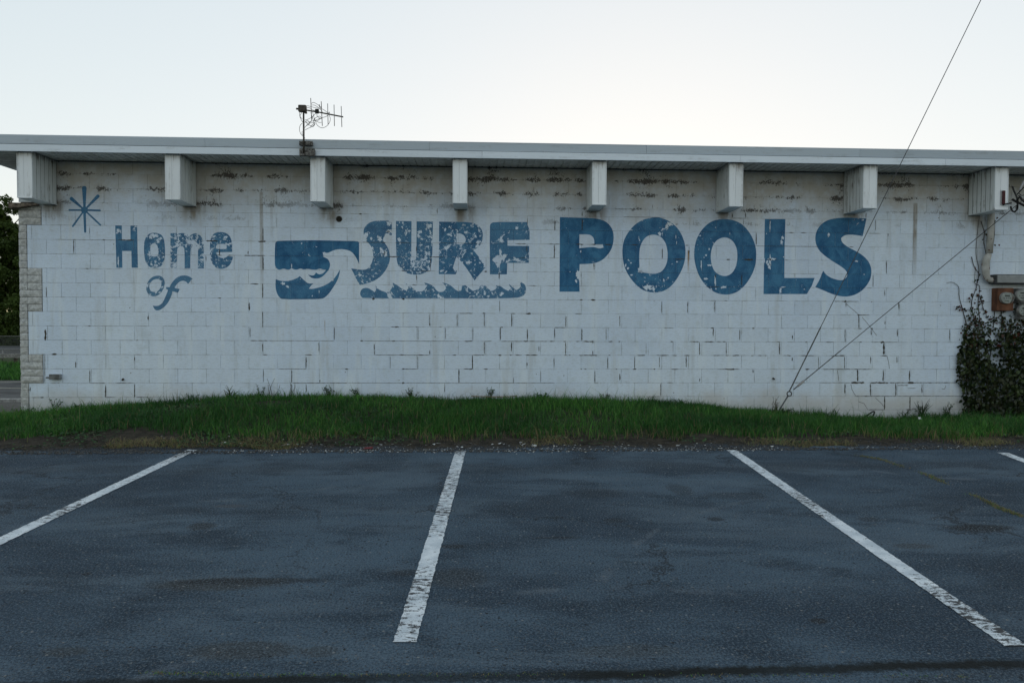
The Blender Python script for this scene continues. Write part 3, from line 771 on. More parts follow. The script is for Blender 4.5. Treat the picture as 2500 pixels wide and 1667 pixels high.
def sign(name, label, zm, outer, holes=(), wear=0.2, fade=0.0, sm=2):
    f = Zm(*zm)
    loops = []
    for k, L in enumerate([outer] + list(holes)):
        P = smooth_poly(L, sm)
        loops.append([Vector((at(*f(p.x, p.y)).x, at(*f(p.x, p.y)).z, 0)) for p in P])
    flatv = [p for l in loops for p in l]
    tris = mgeo.tessellate_polygon(loops)
    bx0 = min(p.x for p in flatv); bx1 = max(p.x for p in flatv); bz0 = min(p.y for p in flatv); bz1 = max(p.y for p in flatv)
    cs = [c for c in ALLC if c[1] > bx0 and c[0] < bx1 and c[3] > bz0 and c[2] < bz1]
    V = []; F = []; jt = []
    for t in tris:
        T = [(flatv[i].x, flatv[i].y) for i in t]
        tx0 = min(p[0] for p in T); tx1 = max(p[0] for p in T); tz0 = min(p[1] for p in T); tz1 = max(p[1] for p in T)
        for c in cs:
            if c[1] <= tx0 or c[0] >= tx1 or c[3] <= tz0 or c[2] >= tz1: continue
            Q = clip_rect(T, c[0], c[1], c[2], c[3])
            if len(Q) < 3: continue
            ar = sum(Q[i - 1][0] * Q[i][1] - Q[i][0] * Q[i - 1][1] for i in range(len(Q)))
            if ar < 0: Q = Q[::-1]
            b = len(V); V += [(p[0], c[4] - 0.0007, p[1]) for p in Q]; F.append(tuple(range(b, b + len(Q)))); jt += [float(c[5])] * len(Q)
    o = obj(name, V, F, M['letter'], front)
    for an, av in (('wear', [wear] * len(V)), ('joint', jt), ('fade', [fade] * len(V))):
        q = o.data.attributes.new(an, 'FLOAT', 'POINT'); q.data.foreach_set('value', np.array(av, dtype=np.float32))
    o['label'] = label
    return o
HM = (150, 430, 4.238); EM = (640, 500, 6.031); SU = (840, 500, 4.9); PO = (1340, 500, 5.6); OL = (1680, 500, 4.704)
def stroke(a, b, wa, wb, rb=True):
    a = Vector(a); b = Vector(b); d = (b - a).normalized(); n = Vector((-d.y, d.x))
    P = [a + n * wa, b + n * wb]
    if rb: P += [b + n * wb * .7 + d * wb * .7, b + d * wb, b - n * wb * .7 + d * wb * .7]
    P += [b - n * wb, a - n * wa]
    return [tuple(p) for p in P]
# asterisk as one outline: eight arms round the hub
arms = [((237, 122), 12, 24), ((380, 207), 9, 18), ((400, 357), 9, 10), ((405, 508), 8, 9), ((246, 578), 14, 11), ((117, 520), 8, 10), ((80, 353), 9, 9), ((101, 232), 9, 19)]
ctr = Vector((239, 352)); star = []
for (ex_, wa, wb) in arms:
    e = Vector(ex_); d = (e - ctr).normalized(); nn = Vector((-d.y, d.x)); st = ctr + d * 36
    star += [tuple(st - nn * wa), tuple(e - nn * wb), tuple(e - nn * wb * .6 + d * wb * .7), tuple(e + nn * wb * .6 + d * wb * .7), tuple(e + nn * wb), tuple(st + nn * wa)]
sign('asterisk', 'blue painted eight armed star on the wall', HM, star, wear=0.03, fade=0.30, sm=0)
sign('letter', 'blue painted letter H', HM, [(557, 512), (625, 512), (627, 668), (716, 668), (714, 512), (784, 514), (792, 948), (727, 948), (724, 775), (629, 775), (631, 948), (569, 948)], wear=0.22, fade=0.25, sm=0)
sign('letter', 'blue painted letter o of Home', HM, [(960, 585), (1010, 595), (1045, 615), (1064, 665), (1073, 740), (1072, 830), (1062, 890), (1035, 930), (1000, 947), (960, 952), (915, 942), (885, 915), (865, 870), (856, 800), (853, 720), (862, 660), (885, 615), (915, 593)],
     [[(957, 693), (985, 705), (1000, 740), (1005, 780), (1003, 810), (985, 832), (955, 834), (932, 825), (920, 790), (920, 735), (930, 705)]], wear=0.40, fade=0.30)
sign('letter', 'blue painted letter m', HM, [(1128, 592), (1192, 588), (1195, 606), (1222, 592), (1262, 588), (1300, 600), (1322, 625), (1350, 600), (1395, 590), (1430, 605), (1460, 645), (1472, 700), (1473, 760), (1475, 955), (1412, 955), (1414, 760), (1405, 730), (1375, 720), (1345, 735), (1335, 765), (1333, 955), (1275, 955), (1275, 760), (1265, 735), (1240, 722), (1212, 730), (1195, 760), (1193, 950), (1129, 950)], wear=0.44, fade=0.35)
sign('letter', 'blue painted letter e', HM, [(1650, 577), (1710, 590), (1750, 630), (1766, 690), (1767, 785), (1603, 788), (1605, 810), (1625, 835), (1660, 850), (1700, 845), (1722, 826), (1775, 836), (1765, 880), (1735, 930), (1690, 955), (1640, 962), (1590, 945), (1555, 900), (1537, 830), (1535, 740), (1540, 660), (1565, 605), (1605, 582)],
     [[(1598, 745), (1600, 720), (1620, 703), (1680, 700), (1705, 710), (1712, 740), (1700, 755), (1610, 755)]], wear=0.34, fade=0.30)
sign('letter', 'faded blue slanted letter o of the word of', HM, [(1025, 1030), (1060, 1060), (1072, 1105), (1060, 1160), (1030, 1210), (990, 1240), (945, 1245), (905, 1228), (880, 1190), (878, 1140), (895, 1090), (930, 1050), (975, 1030)],
     [[(1000, 1063), (1030, 1080), (1037, 1115), (1025, 1160), (995, 1195), (960, 1200), (925, 1190), (908, 1155), (912, 1115), (935, 1085), (965, 1067)]], wear=0.27, fade=0.75)
sign('letter', 'faded blue slanted letter f', HM, [(1270, 1025), (1320, 1035), (1357, 1062), (1310, 1115), (1290, 1090), (1255, 1080), (1215, 1095), (1185, 1128), (1172, 1158), (1225, 1168), (1205, 1207), (1150, 1190), (1140, 1235), (1110, 1300), (1070, 1350), (1030, 1380), (990, 1392), (965, 1380), (945, 1340), (985, 1345), (1020, 1335), (1050, 1305), (1075, 1250), (1100, 1190), (1103, 1175), (1082, 1167), (1085, 1147), (1120, 1150), (1125, 1130), (1160, 1080), (1210, 1035)], wear=0.24, fade=0.65)
sign('wave_emblem', 'dark blue upper half of the wave emblem', EM, [(190, 575), (205, 545), (240, 530), (830, 522), (1200, 532), (1400, 535), (1428, 555), (1428, 880), (1410, 830), (1390, 790), (1360, 740), (1320, 695), (1270, 670), (1200, 655), (1120, 655), (1060, 668), (1010, 690), (960, 712), (925, 700), (890, 700), (905, 740), (900, 765), (940, 785), (975, 805), (1000, 860), (1000, 900), (985, 950), (955, 990), (910, 1040), (860, 1075), (800, 1088), (740, 1080), (700, 1055), (677, 1028), (740, 1045), (770, 1035), (793, 997), (830, 1025), (880, 1020), (920, 990), (940, 958), (900, 955), (850, 938), (800, 957), (750, 957), (665, 943), (620, 955), (560, 936), (520, 955), (480, 955), (435, 933), (400, 955), (365, 955), (315, 938), (260, 958), (225, 950), (195, 915), (185, 860)], wear=0.0, fade=0.0, sm=1)
sign('wave_emblem', 'blue lower half of the wave emblem', EM, [(200, 1095), (250, 1115), (320, 1125), (400, 1120), (480, 1095), (530, 1070), (555, 1050), (590, 1085), (640, 1130), (680, 1160), (755, 1158), (720, 1190), (688, 1235), (740, 1240), (850, 1215), (950, 1175), (1040, 1110), (1100, 1035), (1148, 950), (1135, 1040), (1100, 1130), (1050, 1210), (990, 1300), (930, 1360), (880, 1385), (700, 1390), (300, 1392), (255, 1365), (215, 1300), (195, 1200)], wear=0.18, fade=0.15, sm=1)
sign('letter', 'flaking blue letter S of SURF', SU, [(572, 192), (572, 365), (520, 362), (480, 380), (465, 410), (470, 435), (490, 462), (520, 505), (540, 555), (552, 620), (545, 680), (520, 745), (480, 810), (430, 865), (370, 905), (300, 935), (190, 960), (150, 900), (120, 830), (85, 762), (150, 770), (210, 778), (260, 775), (295, 755), (330, 700), (348, 640), (350, 590), (340, 540), (320, 490), (290, 455), (255, 430), (235, 375), (232, 310), (245, 270), (280, 230), (330, 202), (400, 190)], wear=0.36, fade=0.40)
sign('letter', 'flaking blue letter U', SU, [(620, 195), (808, 197), (806, 400), (803, 620), (812, 655), (835, 668), (858, 655), (865, 620), (868, 200), (1063, 200), (1060, 450), (1055, 620), (1048, 700), (1020, 770), (970, 815), (890, 838), (810, 835), (730, 810), (670, 765), (635, 700), (625, 600), (620, 400)], wear=0.36, fade=0.35)
sign('letter', 'flaking blue letter R', SU, [(1137, 203), (1400, 205), (1500, 210), (1580, 228), (1640, 280), (1663, 350), (1655, 430), (1620, 500), (1548, 545), (1610, 620), (1700, 740), (1640, 810), (1560, 905), (1500, 810), (1430, 710), (1345, 620), (1330, 660), (1300, 760), (1355, 795), (1335, 832), (1133, 830)],
     [[(1345, 340), (1400, 345), (1440, 370), (1458, 410), (1450, 450), (1420, 475), (1345, 475)]], wear=0.36, fade=0.15, sm=1)
sign('letter', 'flaking blue letter F', SU, [(1742, 255), (1755, 225), (1790, 208), (2000, 205), (2190, 208), (2192, 235), (2220, 300), (2220, 420), (1955, 424), (1955, 490), (2215, 494), (2210, 695), (1952, 695), (1948, 832), (1745, 832)], wear=0.30, fade=0.35, sm=1)
sign('wave_border', 'faded blue row of little waves under SURF', SU, [(190, 1060), (205, 1015), (240, 993), (290, 995), (330, 1020), (365, 1045), (385, 1020), (378, 965), (400, 1000), (430, 1020), (480, 1040), (530, 1045), (565, 1010), (585, 960), (582, 932), (640, 965), (700, 1010), (745, 1025), (770, 1000), (760, 965), (735, 940), (790, 965), (830, 1010), (880, 1035), (930, 1040), (970, 1010), (985, 970), (958, 930), (1020, 945), (1070, 975), (1110, 1030), (1150, 1045), (1195, 1035), (1220, 1000), (1210, 960), (1172, 930), (1240, 945), (1290, 975), (1330, 1015), (1370, 1035), (1405, 1015), (1410, 970), (1450, 962), (1500, 1000), (1540, 1030), (1580, 1020), (1620, 985), (1640, 960), (1690, 965), (1720, 1000), (1760, 1030), (1800, 1020), (1830, 985), (1810, 962), (1870, 970), (1920, 1010), (1965, 1030), (1995, 1000), (1970, 945), (2020, 990), (2060, 1020), (2100, 1000), (2115, 960), (2085, 922), (2140, 935), (2170, 965), (2180, 1020), (2165, 1070), (2120, 1100), (2060, 1115), (1700, 1122), (1300, 1118), (230, 1120), (200, 1095)], wear=0.34, fade=0.45, sm=1)
sign('letter', 'deep blue letter P', PO, [(150, 170), (580, 182), (680, 195), (770, 225), (830, 275), (870, 340), (888, 420), (882, 520), (855, 610), (800, 690), (740, 750), (660, 790), (560, 808), (420, 812), (418, 900), (370, 925), (368, 960), (415, 1015), (420, 1188), (145, 1188)],
     [[(418, 405), (545, 405), (590, 425), (620, 470), (622, 540), (735, 540), (748, 585), (690, 602), (620, 577), (540, 582), (415, 595)]], wear=0.04, fade=0.0, sm=1)
sign('letter', 'deep blue first letter O of POOLS', PO, [(1440, 172), (1530, 178), (1620, 210), (1710, 270), (1780, 345), (1835, 450), (1865, 560), (1870, 680), (1850, 810), (1800, 930), (1720, 1060), (1630, 1150), (1530, 1192), (1430, 1200), (1330, 1185), (1240, 1140), (1140, 1040), (1060, 920), (1015, 790), (1002, 640), (1015, 520), (1050, 430), (1110, 340), (1200, 250), (1310, 195)],
     [[(1410, 407), (1480, 415), (1540, 445), (1590, 510), (1615, 590), (1625, 680), (1618, 780), (1585, 860), (1540, 915), (1480, 940), (1400, 945), (1310, 930), (1215, 920), (1240, 850), (1235, 780), (1237, 640), (1250, 560), (1290, 480), (1340, 430)]], wear=0.17, fade=0.05)
sign('letter', 'deep blue second letter O of POOLS', OL, [(440, 163), (530, 180), (620, 220), (700, 310), (750, 400), (780, 500), (783, 600), (770, 710), (730, 810), (660, 920), (570, 1000), (480, 1030), (400, 1032), (310, 1010), (210, 940), (130, 830), (85, 710), (65, 580), (75, 470), (105, 370), (160, 280), (240, 205), (330, 170)],
     [[(430, 373), (490, 395), (535, 445), (560, 510), (567, 600), (555, 690), (525, 760), (480, 805), (430, 820), (370, 812), (310, 775), (275, 710), (258, 620), (262, 540), (285, 460), (330, 405), (380, 380)]], wear=0.08, fade=0.05)
sign('letter', 'deep blue letter L', OL, [(880, 165), (1117, 165), (1108, 480), (1105, 840), (1452, 840), (1420, 930), (1362, 1025), (865, 1025)], wear=0.10, fade=0.08, sm=0)
sign('letter', 'deep blue letter S of POOLS', OL, [(2048, 158), (2025, 270), (2003, 360), (1930, 348), (1850, 342), (1790, 352), (1755, 385), (1765, 430), (1810, 470), (1880, 510), (1960, 550), (2040, 610), (2090, 680), (2108, 760), (2095, 850), (2050, 930), (1980, 1000), (1900, 1040), (1820, 1055), (1740, 1050), (1640, 1020), (1550, 980), (1460, 945), (1510, 860), (1550, 757), (1580, 800), (1630, 835), (1700, 860), (1770, 870), (1815, 840), (1832, 800), (1815, 755), (1760, 710), (1660, 650), (1560, 580), (1500, 520), (1470, 460), (1457, 390), (1470, 310), (1510, 240), (1580, 185), (1670, 158), (1780, 147), (1900, 150)], wear=0.0, fade=0.0)

# bare spots where flakes of the blue paint have come away: zoom, then centre and half size of each spot
BARE = [(PO, "700,575,45,24;400,955,34,60;372,1045,18,26;435,640,9,20;290,915,8,8;1650,265,45,34;1610,300,26,34;1515,400,24,40;1560,330,14,12;1250,885,46,44;1290,915,60,20;1130,960,22,14;1350,1130,66,48;1430,1150,24,40;1570,1030,14,22;1080,870,20,18;1050,830,14,24;1120,795,12,15;1630,1000,12,15;1750,780,18,10;1120,345,26,8;1440,1195,14,10;735,205,26,10;1735,440,5,40;1745,520,6,26"),
        (OL, "150,690,8,62;205,580,14,14;182,605,8,8;245,695,30,14;200,850,26,18;310,880,11,66;410,945,34,16;385,955,12,10;270,985,12,6;318,965,12,10;940,245,7,74;1085,380,18,22;1072,430,16,36;965,625,50,18;940,640,18,70;930,700,24,44;905,660,14,30;1058,985,15,40;1090,945,30,8;1095,600,9,8;1612,345,18,22;1610,365,8,12;1930,648,26,10;315,262,8,8;478,330,4,14;875,640,8,40;2020,800,10,6;240,510,10,16"),
        (SU, "535,225,30,34;560,200,16,20;545,320,42,28;525,322,18,12;430,410,32,36;405,385,10,26;325,405,18,20;265,420,14,14;495,590,30,40;480,580,18,24;1020,255,34,32;995,245,14,24;905,325,34,22;890,370,18,30;930,410,20,14;660,420,22,34;780,315,18,16;930,480,12,12;705,215,12,14;1210,300,18,24;1885,435,34,22;2065,280,26,20;1870,570,16,60;1640,505,20,10;340,520,16,22;1170,790,34,14;1490,690,34,24;1460,330,30,20"),
        (HM, "590,565,26,22;575,590,12,10;615,575,8,22;960,615,50,24;925,635,22,20;1178,645,14,18;1700,632,26,16;1690,655,26,8;590,880,10,60"),
        (EM, "915,720,22,24;800,620,18,6;435,900,8,40;310,1160,40,26;375,1205,26,24;1040,1110,16,14;840,1280,6,30;740,1340,10,14")]
bm_ = MB()
for zm, spec in BARE:
    f = Zm(*zm)
    for it in spec.split(';'):
        cx_, cy_, hx, hy = map(float, it.split(','))
        n_ = 22; ph = [random.uniform(0, 6.28) for _ in range(4)]
        V = []
        for q in range(n_):
            a_ = 2 * math.pi * q / n_
            rr = 0.78 + .22 * math.sin(2 * a_ + ph[0]) * random.random() + .20 * math.sin(5 * a_ + ph[1]) + .14 * math.sin(9 * a_ + ph[2]) + random.uniform(-.16, .16)
            p = at(*f(cx_ + hx * rr * math.cos(a_), cy_ + hy * rr * math.sin(a_)))
            V.append((p.x, -0.0038, p.z))
        p = at(*f(cx_, cy_)); V.append((p.x, -0.0038, p.z))
        bm_.add(V, [((q + 1) % n_, q, n_) for q in range(n_)])
tag(bm_.build('bare_spot', M['wall'], front), kind='stuff')

# ---- split-face corner stones, one by one
corner = MB().box(-6.475, -6.362, 0.03, 0.185, -0.4, SOF + 0.05).build('corner_pier', M['mortar'], bld)
def stone_mesh(x0, x1, z0, z1, y0, y1):
    """rough faced stone: the front face bulges unevenly"""
    nx, nz = max(2, int((x1 - x0) / 0.05)), 3
    V = []; F = []
    for jz in range(nz + 1):
        for ix in range(nx + 1):
            e = (ix in (0, nx)) or (jz in (0, nz))
            V.append((x0 + (x1 - x0) * ix / nx + (random.uniform(-.004, .004) if ix == 0 else 0), y0 - (0 if e else random.uniform(.003, .014)), z0 + (z1 - z0) * jz / nz))
    for jz in range(nz):
        for ix in range(nx):
            b = jz * (nx + 1) + ix; F.append((b, b + 1, b + nx + 2, b + nx + 1))
    b = len(V)
    V += [(x0, y1, z0), (x1, y1, z0), (x1, y1, z1), (x0, y1, z1)]
    F += [tuple([b] + [jz * (nx + 1) for jz in range(nz + 1)] + [b + 3])[::-1], tuple([b + 1] + [jz * (nx + 1) + nx for jz in range(nz + 1)] + [b + 2]),
          tuple([b + 3] + [nz * (nx + 1) + ix for ix in range(nx + 1)] + [b + 2])[::-1], tuple([b] + list(range(nx + 1)) + [b + 1])]
    return V, F
SH = 0.1016; nrow = 32
for i in range(nrow):
    z1 = 3.262 - SH * i; z0 = z1 - SH
    lg = 0
    for zz, l in QZ:
        if (z0 + z1) / 2 < zz: lg = l
    segs = [(BX0, -6.375)] if not lg else ([(BX0, -6.176)] if random.random() < .45 else [(BX0, -6.372), (-6.372, -6.176)])
    for a_, b_ in segs:
        V, F = stone_mesh(a_ + .003, b_ - .003, z0 + .003, z1 - .003, random.uniform(-.012, -.002), 0.03 if a_ < -6.4 else 0.013)
        obj('stone_block', V, F, M['stone'], corner)
for i in range(nrow + 1):      # return of the stones round the corner
    z1 = 3.86 - SH * i; x = BX0 - random.uniform(0, .01)
    y = 0.0 if i % 2 else 0.0
    if z1 < 3.27:
        MB().box(x + .0, -6.476, 0.034, 0.2 + (.2 if i % 2 else 0), z1 - SH + .004, z1 - .004).build('stone_block', M['stone'], corner)
M['rough'] = plain('brown_stone', (0.20, 0.165, 0.135), 0.95, 0.1, var=0.35, sc=25)
cb = MB(); cb.add([(-6.535, -0.13, 3.165), (-6.19, -0.07, 3.225), (-6.19, 0.03, 3.225), (-6.535, 0.03, 3.165), (-6.535, -0.13, 3.246), (-6.19, -0.07, 3.247), (-6.19, 0.03, 3.247), (-6.535, 0.03, 3.246)],
       [(0, 3, 2, 1), (4, 5, 6, 7), (0, 1, 5, 4), (1, 2, 6, 5), (2, 3, 7, 6), (3, 0, 4, 7)])
cb.build('bearing_stone', M['rough'], bld)

# ---- roof
RX0, RX1 = -6.88, 12.6
roof = MB().box(RX0 + .03, RX1, -0.595, BY1 + 0.5, SOF + 0.012, 4.035).build('roof', M['roof'], bld)
pw = 0.1035
pl = MB(); g = 0.020
pl.add([(0, -.595, 0), (pw - g, -.595, 0), (pw - g, -.002, 0), (0, -.002, 0), (0, -.595, .012), (pw - g, -.595, .012), (pw - g, -.002, .012), (0, -.002, .012), (pw, -.595, .011), (pw, -.002, .011)],
       [(0, 3, 2, 1), (0, 1, 5, 4), (1, 2, 6, 5), (2, 3, 7, 6), (3, 0, 4, 7), (5, 6, 9, 8)])
pme = mesh('soffit_panel', pl.v, pl.f, M['soffit'])
x = -6.16; cnt = 0
restp = MB()
while x < RX1 - pw:
    if x < 8.6: put('soffit_panel', pme, roof, (x, 0, SOF - 0.0005))
    else: restp.add([p + Vector((x, 0, SOF - .0005)) for p in pl.v], pl.f)
    x += pw
restp.build('soffit_field', M['soffit'], roof)
# side overhang: panels run the other way
for i in range(24):
    y = -.595 + i * pw
    MB().box(RX0 + .02, -6.168, y, y + pw - g, SOF - 0.0005, SOF + .012).build('soffit_panel', M['soffit'], roof)
MB().box(RX0 + .02, -6.50, -.595 + 24 * pw, BY1 + .4, SOF, SOF + .011).build('soffit_field', M['soffit'], roof)
# fascia: lower white strip and upper edge metal, in lengths that lap
def fascia(nm, cuts, y0, y1, z0, z1, mat, tilt=0.0):
    for a_, b_ in zip(cuts[:-1], cuts[1:]):
        yo = random.uniform(-.002, .002)
        m_ = MB(); m_.add([(a_ + .0015, y0 + yo + tilt, z0), (b_ - .0015, y0 + yo + tilt, z0), (b_ - .0015, y1, z0), (a_ + .0015, y1, z0), (a_ + .0015, y0 + yo, z1), (b_ - .0015, y0 + yo, z1), (b_ - .0015, y1, z1), (a_ + .0015, y1, z1)],
                          [(0, 3, 2, 1), (4, 5, 6, 7), (0, 1, 5, 4), (1, 2, 6, 5), (2, 3, 7, 6), (3, 0, 4, 7)])
        m_.build(nm, mat, roof)
fx = lambda *us: [at(u, 370, -.63).x for u in us]
fascia('fascia_panel', [RX0 - .01] + fx(1177, 1809, 2310) + [9.9, RX1], -.620, -.598, 3.838, 3.929, M['fascia'])
fascia('roof_edge_panel', [RX0 - .02] + fx(500, 1048, 1579, 2100) + [8.0, 11.1, RX1], -.632, -.600, 3.937, 4.043, M['gravelstop'], 0.018)
MB().box(RX0 - .02, RX1, -.634, -.59, 4.0435, 4.050).build('drip_edge', M['gravelstop'], roof)
MB().box(RX0 - .012, RX0 + .012, -.597, BY1 + .45, 3.84, 4.04).build('fascia_panel', M['fascia'], roof)
# thin dark strip where soffit meets the wall
MB().box(-6.4, RX1 - .6, -.010, -.0035, SOF - .012, SOF - .0015).build('soffit_dark_strip', M['dark'], roof)

# ---- boxed beams
BW, BD, BZ0, BZ1 = 0.198, 0.54, 3.238, SOF - 0.006
def beam(xc):
    x0, x1 = xc - BW / 2, xc + BW / 2
    b = MB().box(x0 + .008, x1 - .008, -BD + .008, -.003, BZ0 + .012, BZ1).build('boxed_beam', M['dark'], bld)
    # front: two panels with a seam, small returns at the edges
    for a_, c_ in ((x0 + .010, xc - .012), (xc - .010, x1 - .010)):
        MB().bbox(a_, c_, -BD, -BD + .007, BZ0 + .022, BZ1 - .012, .002).build('front_panel', M['clad'], b)
    for a_ in (x0, x1 - .009):
        MB().box(a_, a_ + .009, -BD - .004, -BD + .012, BZ0 + .004, BZ1 - .004).build('corner_trim', M['clad'], b)
    MB().box(x0, x1, -BD - .006, -BD + .01, BZ0, BZ0 + .021).build('sill_trim', M['clad'], b)
    n = 6; w = (BD - .02) / n
    for s, xs_ in ((-1, x0), (1, x1)):
        for i in range(n):
            ya = -BD + .014 + w * i
            xa, xb = (xs_, xs_ + .007) if s < 0 else (xs_ - .007, xs_)
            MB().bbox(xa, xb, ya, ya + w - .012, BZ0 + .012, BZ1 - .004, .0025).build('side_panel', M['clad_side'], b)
    MB().box(x0 + .003, x1 - .003, -BD + .012, -.004, BZ0 + .0035, BZ0 + .0105).build('bottom_panel', M['soffit'], b)
    for a_ in (x0, x1 - .006):
        MB().box(a_, a_ + .006, -BD + .012, -.004, BZ0 - .002, BZ0 + .0115).build('bottom_trim', M['clad_side'], b)
    return b
beams = [beam(x) for x in BEAM_X]

# ------------------------------------------------------------------ foliage helpers
def leaf_mat(name, c1, c2, tip=None, rough=0.6, trans=0.15):
    m = NT(name)
    t = m.attr('tone')
    c = m.mix(t, c1, c2)
    if tip: c = m.mix(m.attr('dry'), c, tip)
    m.out(c, rough, 0.25)
    tr = m.N.new('ShaderNodeBsdfTranslucent'); m.set(tr.inputs[0], c)
    mx = m.N.new('ShaderNodeMixShader'); mx.inputs[0].default_value = trans
    m.L.new(m.bsdf.outputs[0], mx.inputs[1]); m.L.new(tr.outputs[0], mx.inputs[2])
    m.L.new(mx.outputs[0], m.N['Material Output'].inputs[0])
    return m.mat
M['grass'] = leaf_mat('grass_blade', (0.014, 0.066, 0.014), (0.120, 0.330, 0.050), (0.25, 0.175, 0.10), 0.55, 0.25)
M['weed'] = leaf_mat('weed_leaf', (0.016, 0.052, 0.016), (0.065, 0.150, 0.045), (0.14, 0.11, 0.07), 0.6, 0.15)
M['leaf'] = leaf_mat('tree_leaf', (0.022, 0.042, 0.010), (0.085, 0.135, 0.026), None, 0.6, 0.35)
M['vine'] = leaf_mat('vine_leaf', (0.008, 0.017, 0.007), (0.050, 0.075, 0.026), (0.075, 0.017, 0.014), 0.38, 0.10)
M['bark'] = plain('bark', (0.055, 0.045, 0.035), 0.95, 0.1, var=0.3, sc=6)
M['stem'] = plain('vine_stem', (0.045, 0.035, 0.028), 0.9, 0.1)

def blades(P, h, w, lean, tone, dry, name, mat, bend=0.5):
    """P (n,3) roots -> bent tapering blades, 5 vertices and 2 faces each joined as quads + tips"""
    n = len(P); az = rng.uniform(0, 2 * np.pi, n); la = rng.uniform(0, 2 * np.pi, n)
    side = np.stack([np.cos(az), np.sin(az), np.zeros(n)], 1) * (w / 2)[:, None]
    ld = np.stack([np.cos(la), np.sin(la), np.zeros(n)], 1)
    mid = P + ld * (lean * 0.35 * h)[:, None]; mid[:, 2] += h * 0.55
    tip = P + ld * (lean * h * (0.7 + bend))[:, None]; tip[:, 2] += h * (1 - 0.25 * lean)
    V = np.stack([P - side, P + side, mid + side * .75, mid - side * .75, tip + side * .12, tip - side * .12], 1).reshape(-1, 3)
    b = np.arange(n)[:, None] * 6
    F = np.concatenate([b + np.array([[0, 1, 2, 3]]), b + np.array([[3, 2, 4, 5]])], 0)
    me = fast_mesh(name, V, F, mat, {'tone': np.repeat(tone, 6), 'dry': np.repeat(dry, 6)}, smooth=False)
    o = bpy.data.objects.new(name, me); link(o); WL[o.name] = Vector((0, 0, 0))
    return o

def vnoise(x, y, s, seed=0):
    """cheap value noise"""
    x = x * s + seed * 17.3; y = y * s + seed * 5.1
    xi = np.floor(x).astype(int); yi = np.floor(y).astype(int); fx_ = x - xi; fy = y - yi
    fx_ = fx_ * fx_ * (3 - 2 * fx_); fy = fy * fy * (3 - 2 * fy)
    def h(a_, b_):
        q = np.sin(a_ * 127.1 + b_ * 311.7 + seed * 74.7) * 43758.5453
        return q - np.floor(q)
    return (h(xi, yi) * (1 - fx_) + h(xi + 1, yi) * fx_) * (1 - fy) + (h(xi, yi + 1) * (1 - fx_) + h(xi + 1, yi + 1) * fx_) * fy

# ---- verge grass
N = 250000
gx = rng.uniform(-11.5, 12, N); gy = rng.uniform(YE + 0.05, -0.012, N)
t = (gy - YE) / -YE
edge = 0.03 + 0.12 * vnoise(gx, gy * 0, 1.9, 3) + 0.09 * vnoise(gx, gy, 6, 4)
left = np.clip((-2.2 - gx) / 1.5, 0, 1)
edge = edge + left * (0.03 + 0.17 * vnoise(gx, gy * 0, 0.9, 8)) * np.clip((gx + 7.0) / 1.5, 0.35, 1)
dens = np.clip((t - edge) / 0.10, 0, 1) * (0.45 + 0.55 * np.clip(vnoise(gx, gy, 1.4, 1) * 1.8 - 0.25, 0, 1))
bare = np.exp(-(((gx + 3.0) / 1.4) ** 2 + ((gy + 0.85) / 0.55) ** 2)) * 0.75 + np.exp(-(((gx + 4.6) / 1.0) ** 2 + ((gy + 1.3) / 0.4) ** 2)) * 0.6
dens *= 1 - np.clip(bare * vnoise(gx, gy, 3, 6) * 1.8, 0, .92)
keep = rng.random(N) < dens
gx, gy, t, left = gx[keep], gy[keep], t[keep], left[keep]
P = np.stack([gx, gy, bank_z(gx, gy) - 0.004], 1)
n = len(P)
tall = 0.6 * vnoise(gx, gy, 1.1, 2) + 0.4 * vnoise(gx, gy, 3.7, 31)
h = rng.gamma(6, 0.0145, n) * (0.55 + 0.9 * tall) * np.where(t > 0.93, 0.8, 1) + 0.025
h *= 0.74 * np.where(rng.random(n) < 0.03, 1.8, 1)
tone = np.clip(0.02 + 1.1 * vnoise(gx, gy, 1.3, 5) * rng.random(n) ** 1.6 + 0.25 * np.clip((-5.2 - gx) / 1.5, 0, 1), 0, 1)  # left end lighter: sky light from behind the building put into colour
dry = np.where(rng.random(n) < 0.05, rng.uniform(.3, 1, n), 0.0)
dry = np.maximum(dry, np.where((t < 0.20) & (rng.random(n) < 0.35), rng.uniform(.3, 1, n), 0))
g_ = blades(P, h, rng.uniform(.004, .0085, n), rng.uniform(0.05, .75, n), tone, dry, 'verge_grass', M['grass'])
tag(g_, 'uneven green grass of the verge below the white wall', kind='stuff')
# dead grass along the edge
N = 17000
gx = rng.uniform(-3.8, 12, N); gy = YE + 0.17 + 0.26 * rng.random(N) ** 1.3
gy += 0.16 * (vnoise(gx, gx * 0, 2.2, 61) - .5) + 0.10 * (vnoise(gx, gx * 0, 6.5, 62) - .5)
k = rng.random(N) < np.clip(vnoise(gx, gy, 1.7, 9) * 2.6 - 1.05, 0, 1)
gx, gy = gx[k], gy[k]; n = len(gx)
g_ = blades(np.stack([gx, gy, bank_z(gx, gy) + 0.004], 1), rng.uniform(.02, .07, n), rng.uniform(.003, .006, n), rng.uniform(.7, 1.6, n), rng.random(n), rng.uniform(.5, 1, n), 'dry_grass', M['grass'])
tag(g_, 'dry brown grass at the asphalt edge', kind='stuff')
